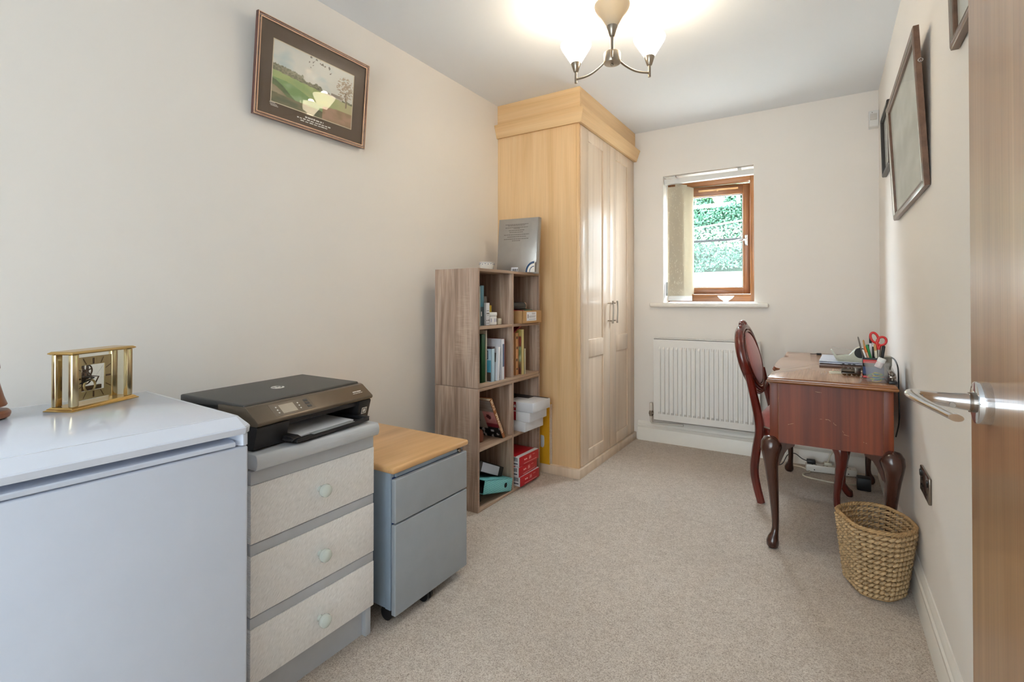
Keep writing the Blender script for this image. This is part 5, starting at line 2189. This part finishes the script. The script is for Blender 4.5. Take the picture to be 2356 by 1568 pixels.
# --- bottom right cube: three red reams
def ream(label, cx, cy, z, rz):
    t = thing('paper_ream', label, 'box', (cx, cy, z), rz, 'red boxes of paper in the bottom right cube')
    hx, hy_, h = .148, .105, .056
    b = MB()
    b.box(-hx, hx, -hy_, hy_, 0, h, .001)
    b.build('wrapper', M['red_box'], t, local=True)
    b = MB()
    b.box(hx - .001, hx + .0008, -hy_ + .016, hy_ - .004, .004, h - .006, .0004)
    fl = b.build('end_flap', M['red_box'], t, local=True)
    b = MB()   # white side and top band with bar code
    b.box(-hx + .004, hx - .004, -hy_ - .0006, -hy_ + .0004, .001, h - .001)
    b.box(hx - .028, hx - .001, -hy_, hy_, h - .0006, h + .0006)
    wb_ = b.build('white_band', M['paper'], t, local=True)
    b = MB()
    for k in range(5):
        b.box(hx - .046, hx - .014, -hy_ - .0010, -hy_ - .0005, .030 - .0 + k * .0042, .0325 + k * .0042)
    b.box(hx - .046, hx - .014, -hy_ - .0010, -hy_ - .0005, .013, .019)
    b.build('bar_code', flat('barcode', (74, 80, 98), .6), wb_, local=True)
    b = MB()
    b.text('A4', .034, frm((hx + .0009, .006, h * .56), (0, 1, 0), (0, 0, 1)) @ Matrix.Diagonal((.62, 1, 1, 1)), .0003)
    for (ya, yb_, za, zb_) in ((-.058, -.050, .028, .036), (-.048, -.042, .028, .034), (-.040, -.036, .028, .037), (-.034, -.026, .028, .034), (.034, .060, .040, .0415)):
        b.box(hx + .0008, hx + .0013, ya, yb_, za, zb_)
    b.box(hx + .0008, hx + .0013, -.062, .080, .009, .0108)
    b.build('flap_lettering', flat('pinkwhite', (246, 190, 190), .6), fl, local=True)
    return t


ream('red paper ream at the bottom of the stack of three', -1.630, 2.555, .0165, radians(-1))
ream('red paper ream in the middle of the stack of three', -1.636, 2.540, .0735, radians(1))
ream('topmost red paper ream of three in the bottom right cube', -1.632, 2.552, .1305, radians(-1.5))

# --- on top of the shelves
sb = thing('book', 'large silver covered book standing upright on top of the bookcase', 'book', (-1.60, 2.585, 1.2525))
TB2 = Matrix.Translation((-1.60, 2.585, 1.2525)) @ Matrix.Rotation(radians(-5), 4, 'X') @ Matrix.Rotation(radians(4), 4, 'Z')
b = MB()
hw, hh2, tk2 = .136, .338, .042
b.box(-hw, hw, 0, .003, 0, hh2, .001, T=TB2)
b.box(-hw, hw, tk2 - .003, tk2, 0, hh2, .001, T=TB2)
prof = [(hw, 0)] + [(hw + .007 * sin(pi * k / 8), tk2 * k / 8) for k in range(1, 8)] + [(hw, tk2), (hw - .003, tk2), (hw - .003, 0)]
b.prism(prof, 0, hh2, 'z', T=TB2)
b.build('cover', M['silver_cover'], sb, ang=30)
b = MB()
b.box(-hw + .004, hw - .003, .003, tk2 - .003, .003, hh2 - .004, T=TB2)
b.build('page_block', M['pages'], sb)
b = MB()   # blurb lines, too small to read
for (xa, xb, z) in ((-.088, .070, .300), (-.070, .048, .293), (-.088, .068, .281), (-.030, .014, .275), (-.064, .044, .263), (-.058, .034, .251),
                    (-.096, .078, .236), (-.072, .056, .223), (-.096, .076, .209), (-.038, .018, .198)):
    x = xa
    while x < xb:
        w_ = random.uniform(.006, .016)
        b.box(x, min(xb, x + w_), -.0004, 0, z, z + .0036, T=TB2)
        x += w_ + .0022
b.build('blurb_print', M['mark_grey'], sb)
b = MB()
b.box(-.034, .012, -.0004, 0, .008, .034, T=TB2)
bc = b.build('barcode_patch', M['paper'], sb)
b = MB()
for k in range(9):
    b.box(-.030 + k * .0045, -.0285 + k * .0045 + .0012 * (k % 3), -.0008, -.0004, .010, .026, T=TB2)
b.build('barcode_line', M['mark_dark'], bc)
bw_ = thing('bowl', 'small white china bowl with blue pattern on top of the bookcase', 'bowl', (-1.715, 2.44, 1.2525))
b = MB()
b.lathe([(.024, 0), (.026, .004), (.040, .022), (.0455, .055), (.0465, .060), (.0445, .060), (.0385, .024), (.02, .008), (.001, .007)], 36, Matrix.Translation((-1.715, 2.44, 1.2525)))
b.build('bowl_body', M['china'], bw_)
b = MB()
b.torus((-1.715, 2.44, 1.3075), .0462, .0009, None, 40, 6)
for k in range(16):
    a = 2 * pi * k / 16
    b.ball((-1.715 + .0448 * cos(a), 2.44 + .0448 * sin(a), 1.299 + .003 * (k % 2)), .0032, 8, 5, (1, 1, .7))
b.build('blue_pattern', M['blue_glaze'], bw_)
pt = thing('dish', 'blue and white quarter-round dish propped at the right end of the bookcase top', 'dish', (-1.462, 2.555, 1.2525))
b = MB()
arc = [(-1.4535, 1.2530)] + [(-1.4535 - .062 * cos(a), 1.2530 + .066 * sin(a)) for a in [pi / 2 * k / 10 for k in range(11)]]
b.prism(arc, 2.553, 2.559, 'y', .001)
b.build('dish_body', M['china'], pt)
b = MB()
for r0_, r1_ in ((.048, .060), (.030, .034)):
    b.prism([(-1.4540 - r0_ * cos(a), 1.2532 + r0_ * 1.06 * sin(a)) for a in [pi / 2 * k / 10 for k in range(11)]] +
            [(-1.4540 - r1_ * cos(a), 1.2532 + r1_ * 1.06 * sin(a)) for a in [pi / 2 * k / 10 for k in range(10, -1, -1)]], 2.5525, 2.5532, 'y')
b.build('blue_band', M['blue_glaze'], pt)
yp = thing('wirebound_pad', 'yellow wire-bound pad standing between bookcase and wardrobe', 'notebook', (-1.56, 2.788, .0555))
b = MB()
b.box(-1.73, -1.470, 2.7775, 2.7795, .056, .444)
b.box(-1.73, -1.470, 2.791, 2.793, .056, .444)
b.build('cover', M['yellow'], yp)
b = MB()
b.box(-1.728, -1.474, 2.7795, 2.791, .058, .442)
b.build('page_block', M['paper'], yp)
b = MB()
for k in range(44):
    b.torus((-1.468, 2.785, .064 + k * .0085), .0085, .0011, Matrix.Rotation(pi / 2, 4, 'X') @ Matrix.Rotation(pi / 2, 4, 'X'), 12, 5)
b.build('wire_binding', M['paper'], yp, label='white spiral wire binding')
b = MB()
b.prism([(-1.535, .160), (-1.520, .156), (-1.512, .164), (-1.509, .18), (-1.509, .22), (-1.513, .232), (-1.535, .234)], 2.7765, 2.7775, 'y')
b.build('cover_label', flat('lab_pale', (196, 204, 214), .5), yp)

# ================================================================== DESK CLUTTER
zt = .7552
nb = thing('notebook', 'flat brown notebook lying under the laptop on the desk', 'notebook', (.07, 3.10, zt))
b = MB()
b.box(-.030, .175, 2.915, 3.22, zt, zt + .010, .001)
b.build('cover', flat('nbk', (92, 66, 54), .5), nb)
lap = thing('laptop', 'closed silver laptop lying on a notebook on the desk', 'laptop', (.082, 3.14, zt + .0105), radians(-2))
b = MB()
b.box(-.108, .108, -.165, .165, .0015, .0085, .003)
b.build('base', M['laptop'], lap, local=True)
b = MB()
b.box(-.108, .108, -.165, .165, .0100, .0160, .0025)
ll = b.build('lid', M['laptop'], lap, local=True)
b = MB()
b.box(-.105, .105, -.162, .162, .0080, .0105)
b.build('screen_gap', M['navy'], lap, local=True)
b = MB()
for (xa, xb) in ((-.01, .0), (.014, .026), (.034, .044)):
    b.box(xa, xb, -.1655, -.1645, .0035, .0068)
b.build('port', M['void'], lap, local=True)
b = MB()
b.lathe([(.011, .0159), (.011, .0163), (.001, .0163)], 24)
b.build('lid_emblem', M['mark_grey'], ll, local=True)
tp_ = thing('tape_dispenser', 'pale grey-green tape dispenser standing on the laptop lid', 'dispenser', (.085, 2.99, zt + .0266), radians(4))
b = MB()
bp = [(-.066, .056), (-.062, .060), (-.050, .034), (-.040, .026), (.012, .032), (.026, .052), (.046, .070), (.072, .073), (.076, .04), (.074, .004), (.066, 0), (-.034, 0), (-.044, .006)]
b.prism(bp, -.016, .016, 'y', .002)
b.build('body', M['tapebody'], tp_, local=True)
b = MB()
b.cyl((.056, -.0165, .046), (.056, .0165, .046), .0255, n=28)
b.build('tape_roll', M['black'], tp_, local=True)
b = MB()
b.torus((.056, 0, .046), .0265, .0026, Matrix.Rotation(pi / 2, 4, 'X'), 28, 6)
b.build('roll_rim', M['cream'], tp_, local=True)
b = MB()
b.box(-.064, .03, -.0095, .0095, .0, .0004, T=Matrix.Translation((0, 0, .0605)) @ Matrix.Rotation(radians(8), 4, 'Y'))
b.build('tape_strip', M['clear2'], tp_, local=True)
# metal locomotive
loc = thing('toy_locomotive', 'small pewter steam locomotive ornament on the desk near the tub', 'ornament', (.092, 2.655, zt), radians(10))
b = MB()
b.box(-.036, .034, -.011, .011, .008, .013, .001)
b.build('chassis', M['pewter'], loc, local=True)
b = MB()
b.cyl((-.034, 0, .0215), (.012, 0, .0215), .0088, n=18)
b.cyl((-.037, 0, .0215), (-.034, 0, .0215), .0080, n=18)
b.build('boiler', M['pewter'], loc, local=True)
b = MB()
b.cyl((-.027, 0, .029), (-.027, 0, .039), .0032, .0042, n=12)
b.build('chimney', M['pewter'], loc, local=True)
b = MB()
b.ball((-.010, 0, .031), .0045, 10, 6)
b.ball((.004, 0, .031), .0042, 10, 6)
b.build('steam_dome', M['pewter'], loc, local=True)
b = MB()
b.box(.012, .034, -.011, .011, .013, .034, .001)
b.box(.010, .037, -.0125, .0125, .034, .036, .001)
b.build('cab', M['pewter'], loc, local=True)
for x in (-.026, -.008, .010, .026):
    for y in (-.0105, .0085):
        b = MB()
        b.cyl((x, y, .0065), (x, y + .002, .0065), .0064, n=14)
        b.build('wheel', M['brass_dk'], loc, local=True)
kt = thing('key_tag', 'flat cream plastic tag with clear window in front of the locomotive', 'tag', (.036, 2.690, zt), radians(8))
b = MB()
b.prism([(-.022, -.014), (-.026, -.010), (-.026, .010), (-.022, .014), (.020, .014), (.026, .008), (.026, -.008), (.020, -.014)], .0, .009, 'z', .001)
b.build('tag_body', M['cream'], kt, local=True)
b = MB()
b.box(-.020, .014, -.009, .009, .009, .0096)
b.build('tag_window', flat('tagwin', (176, 186, 150), .3), kt, local=True)
cb = MB()
cb.tube(smooth([(.10, 2.80, zt + .004), (.125, 2.76, zt + .004), (.150, 2.74, zt + .02), (.17, 2.76, zt + .045), (.18, 2.80, zt + .05)], 6), .0032, 8)
tag(cb.build('white_lead', M['cream'], ang=80), 'short white lead curling beside the laptop on the desk', 'cable')
# tub with rubber bands
tx, ty = .174, 2.505
tu = thing('plastic_tub', 'open cloudy plastic tub of rubber bands at the near end of the desk', 'tub', (tx, ty, zt))
b = MB()
b.lathe([(.001, 0), (.033, 0), (.035, .002), (.0405, .066), (.0430, .066), (.0440, .070), (.0440, .078), (.0430, .080), (.0410, .080), (.0396, .072), (.0340, .004), (.001, .003)], 40,
        Matrix.Translation((tx, ty, zt)))
b.build('tub_body', M['clear'], tu, ang=40)
pb = thing('pill_bottle', 'small white screw-cap bottle lying tilted in the tub of rubber bands', 'bottle', (tx, ty, zt + .04))
TPB = Matrix.Translation((tx + .012, ty, zt + .082)) @ Matrix.Rotation(radians(24), 4, 'Y')
b = MB()
b.lathe([(.010, -.026), (.0125, -.024), (.0125, .000), (.010, .002)], 22, TPB)
b.build('bottle_body', flat('pinkw', (222, 208, 208), .4), pb)
b = MB()
b.lathe([(.0140, -.001), (.0140, .014), (.0130, .016), (.001, .016)], 24, TPB)
b.build('cap', M['white_plastic'], pb)
rr = random.Random(9)
for k in range(16):
    mt = M[('yellow_band', 'blue_band', 'green_band', 'yellow_band')[k % 4]]
    R_ = rr.uniform(.010, .0255)
    cx_, cy_ = tx + rr.uniform(-.006, .006), ty + rr.uniform(-.006, .006)
    z_ = zt + .007 + k * .0019
    TT = Matrix.Rotation(rr.uniform(-.25, .25), 4, 'X') @ Matrix.Rotation(rr.uniform(-.25, .25), 4, 'Y')
    b = MB()
    b.torus((cx_, cy_, z_), R_, .0011, TT, 22, 5, sx=rr.uniform(.75, 1.05), sy=rr.uniform(.75, 1.05))
    nm = ('yellow', 'blue', 'green', 'yellow')[k % 4]
    tag(b.build('rubber_band', mt, ang=80), nm + ' rubber band lying in the cloudy plastic tub on the desk', 'rubber band', nm + ' rubber bands in the tub')
# pen pot and pens
px, py = .168, 2.625
pp = thing('pen_pot', 'black and red pen pot full of pens behind the plastic tub', 'pen pot', (px, py, zt))
b = MB()
b.box(px - .036, px + .036, py - .034, py + .034, .0 + zt, zt + .003)
for q in ((px - .036, px - .033, py - .034, py + .034), (px + .033, px + .036, py - .034, py + .034), (px - .036, px + .036, py - .034, py - .031), (px - .036, px + .036, py + .031, py + .034)):
    b.box(q[0], q[1], q[2], q[3], zt + .012, zt + .088)
b.build('pot_wall', M['black'], pp)
b = MB()
b.box(px - .0365, px + .0365, py - .0345, py + .0345, zt + .003, zt + .012, .001)
b.box(px - .0362, px + .0362, py - .0348, py - .034, zt + .066, zt + .080)
b.build('red_trim', M['red_pl'], pp)
b = MB()
b.box(px - .0362, px + .0362, py - .0346, py - .0338, zt + .02, zt + .05)
b.build('blue_panel', M['navy'], pp)
pens = (('paintbrush', 'thin grey paintbrush leaning out of the left of the pen pot', 'paintbrush', (-.016, .005), (-.052, .0, .174), .0028, M['pewter'], M['pewter']),
        ('pencil', 'orange pencil in the pen pot', 'pencil', (-.010, .012), (-.032, .02, .160), .0036, M['orange'], M['card']),
        ('pen', 'green felt pen leaning in the pen pot', 'pen', (.010, -.012), (-.022, -.018, .142), .0052, M['green_pen'], M['green_pen']),
        ('pen', 'black and white ballpoint standing tallest in the pen pot', 'pen', (-.004, .012), (-.008, .012, .182), .0046, M['paper'], M['black']),
        ('pen', 'white ballpoint leaning low at the left of the pen pot', 'pen', (.0, -.018), (-.036, -.022, .122), .0038, M['white_plastic'], M['white_plastic']),
        ('pencil', 'yellow pencil leaning left in the pen pot', 'pencil', (.006, -.020), (-.030, -.024, .136), .0036, M['gold'], M['orange']),
        ('pen', 'beige pen in the middle of the pen pot', 'pen', (.020, -.006), (.006, -.01, .146), .0050, M['cream'], M['card']),
        ('pen', 'slim black pen beside the scissors in the pen pot', 'pen', (.004, .016), (.002, .02, .164), .0036, M['black'], M['white_plastic']),
        ('marker', 'thick black marker at the right of the pen pot', 'marker', (.020, -.004), (.038, -.004, .140), .0064, M['black'], M['black']),
        ('pen', 'dark blue-green pen behind the green felt pen', 'pen', (.004, .020), (-.014, .024, .140), .004, flat('tealpen', (24, 70, 72), .4), M['black']))
for (nm, lab, cat, (ax, ay), (bx_, by, bz), r, m1, m2) in pens:
    p0, p1 = Vector((px + ax, py + ay, zt + .006)), Vector((px + bx_, py + by, zt + bz))
    t = thing(nm, lab, cat, tuple(p0))
    q = p0.lerp(p1, .80)
    b = MB()
    b.tube([p0, p0.lerp(p1, .04), q], [r * .4, r, r], 10)
    b.build('barrel', m1, t)
    b = MB()
    b.tube([q, p0.lerp(p1, .97), p1], [r * 1.02, r * .95, r * .5], 10)
    b.build('tip', m2, t)
sc_ = thing('scissors', 'scissors with red looped handles standing in the pen pot', 'scissors', (px + .016, py, zt + .006))
b = MB()
b.tube([(px + .018, py + .004, zt + .006), (px + .020, py + .004, zt + .135)], [.002, .0052], 8, flat_=(1, .5))
b.tube([(px + .014, py, zt + .006), (px + .024, py, zt + .135)], [.002, .0052], 8, flat_=(1, .5))
b.build('blades', M['pewter'], sc_)
TR = Matrix.Rotation(pi / 2, 4, 'X')
for (cx_, cz_, tl, sx_, sy_) in ((px + .006, .172, -18, .72, 1.25), (px + .031, .158, 26, .85, 1.05)):
    b = MB()
    b.torus((cx_, py + .002, zt + cz_), .0175, .0048, TR @ Matrix.Rotation(radians(-tl), 4, 'Z'), 28, 8, sx=sx_, sy=sy_)
    b.tube([(px + .020, py + .002, zt + .122), (cx_ + (.005 if tl < 0 else -.006), py + .002, zt + cz_ - .018)], [.006, .0055], 8)
    b.build('finger_loop', M['red_pl'], sc_, ang=80)
b = MB()
b.box(.206, .238, 2.675, 2.735, zt, zt + .088, .002)
tag(b.build('grey_box', flat('gbox', (150, 146, 132), .6)), 'small grey box behind the pen pot beside the right wall', 'box')
hp_ = thing('hole_punch', 'black and metal hole punch at the near right corner of the desk', 'punch', (.222, 2.55, zt))
b = MB()
b.box(.208, .236, 2.46, 2.64, zt, zt + .012, .003)
b.build('base', M['black'], hp_)
b = MB()
b.prism([(2.47, zt + .030), (2.49, zt + .036), (2.63, zt + .056), (2.635, zt + .05), (2.50, zt + .026), (2.47, zt + .022)], .211, .233, 'x', .002)
b.build('lever', M['plate_dk'], hp_)
for yy in (2.487, 2.525):
    b = MB()
    b.cyl((.222, yy, zt + .010), (.222, yy, zt + .034), .0075, n=14)
    b.ball((.222, yy, zt + .037), .0082, 12, 8)
    b.build('punch_post', M['pewter'], hp_)
cb = MB()
cb.tube(smooth([(.236, 2.70, zt + .086), (.242, 2.62, zt + .082), (.246, 2.56, zt + .06), (.246, 2.535, zt + .02), (.246, 2.53, zt - .03), (.250, 2.56, .60), (.252, 2.7, .50)], 7), .0028, 8)
tag(cb.build('black_lead', M['black'], ang=80), 'black lead looping over the back edge of the desk by the wall', 'cable')
us = thing('usb_plug', 'small black plug lying at the far edge of the desk top', 'plug', (-.045, 3.545, zt), radians(20))
b = MB()
b.box(-.006, .020, -.006, .006, 0, .011, .002)
b.build('plug_body', M['black'], us, local=True)
b = MB()
b.tube(smooth([(-.006, 0, .005), (-.022, .004, .004), (-.036, .012, .0035)], 4), .0022, 6)
b.build('plug_lead', M['black'], us, local=True)

# ================================================================== UNDER THE DESK
ex = thing('extension_lead', 'white extension block with looping cable on the carpet under the desk', 'extension lead', (.02, 3.72, 0), radians(6))
b = MB()
b.box(-.135, .135, -.028, .028, .004, .046, .005)
b.build('socket_block', M['trim'], ex, local=True)
b = MB()
for x in (-.09, -.03, .03, .09):
    b.box(x - .004, x + .004, .004, .018, .0455, .0465)
    b.box(x - .014, x - .006, -.016, -.010, .0455, .0465)
    b.box(x + .006, x + .014, -.016, -.010, .0455, .0465)
for x in (-.09, .09):
    b.cyl((x, -.0285, .018), (x, -.0278, .018), .0035, n=10)
b.build('socket_hole', M['void'], ex, local=True)
b = MB()
b.tube(smooth([(.135, 0, .02), (.165, -.02, .010), (.185, -.08, .006), (.15, -.16, .006), (.02, -.20, .006), (-.10, -.175, .006), (-.155, -.14, .006), (-.15, -.08, .006), (-.118, -.05, .007),
               (-.125, .0, .007), (-.165, .04, .007), (-.205, .05, .007)], 7), .0042, 8)
b.build('cable', M['cream'], ex, local=True, ang=80)
pg = thing('mains_plug', 'black mains plug with lead pushed into the white extension block', 'plug', (-.085, 3.715, .047), radians(6))
b = MB()
b.box(-.024, .024, -.022, .022, 0, .024, .005)
b.build('plug_body', M['black'], pg, local=True)
b = MB()
b.tube(smooth([(-.022, 0, .012), (-.05, .01, .02), (-.09, .02, .045), (-.13, .02, .03), (-.16, -.01, -.02), (-.19, .0, -.04)], 5), .0028, 7)
b.build('plug_lead', M['black'], pg, local=True, ang=80)
pg = thing('white_plug', 'white plug with rising lead in the middle of the extension block', 'plug', (.005, 3.722, .047), radians(6))
b = MB()
b.box(-.022, .022, -.020, .020, 0, .020, .005)
b.build('plug_body', M['cream'], pg, local=True)
b = MB()
b.tube(smooth([(.0, 0, .016), (.015, .01, .06), (.05, .03, .12), (.07, .05, .20), (.08, .06, .33)], 5), .0038, 8)
b.build('plug_lead', M['cream'], pg, local=True, ang=80)
ad = thing('power_adapter', 'black power adapter on the carpet near the far right desk leg', 'adapter', (.178, 3.50, 0))
b = MB()
b.box(.145, .212, 3.47, 3.54, .001, .072, .006)
b.build('adapter_body', M['black'], ad)
b = MB()
b.tube(smooth([(.175, 3.54, .04), (.16, 3.62, .02), (.15, 3.70, .004)], 4), .003, 7)
b.build('adapter_lead', M['black'], ad)

# ================================================================== WINDOW SILL ITEMS
gb = MB()
gb.lathe([(.001, 0), (.022, 0), (.022, .004), (.014, .010), (.022, .018), (.045, .034), (.058, .052), (.056, .052), (.042, .036), (.020, .022), (.001, .020)], 36, Matrix.Translation((-.618, 3.905, 1.0662)))
tag(gb.build('glass_bowl', M['glass_solid'], ang=50), 'small footed pressed glass bowl on the window sill', 'bowl')
b = MB()
b.box(-.885, -.795, 3.865, 3.925, 1.0662, 1.0715, .001)
tag(b.build('white_booklet', M['paper']), 'small white booklet lying on the window sill beside the blind', 'booklet')
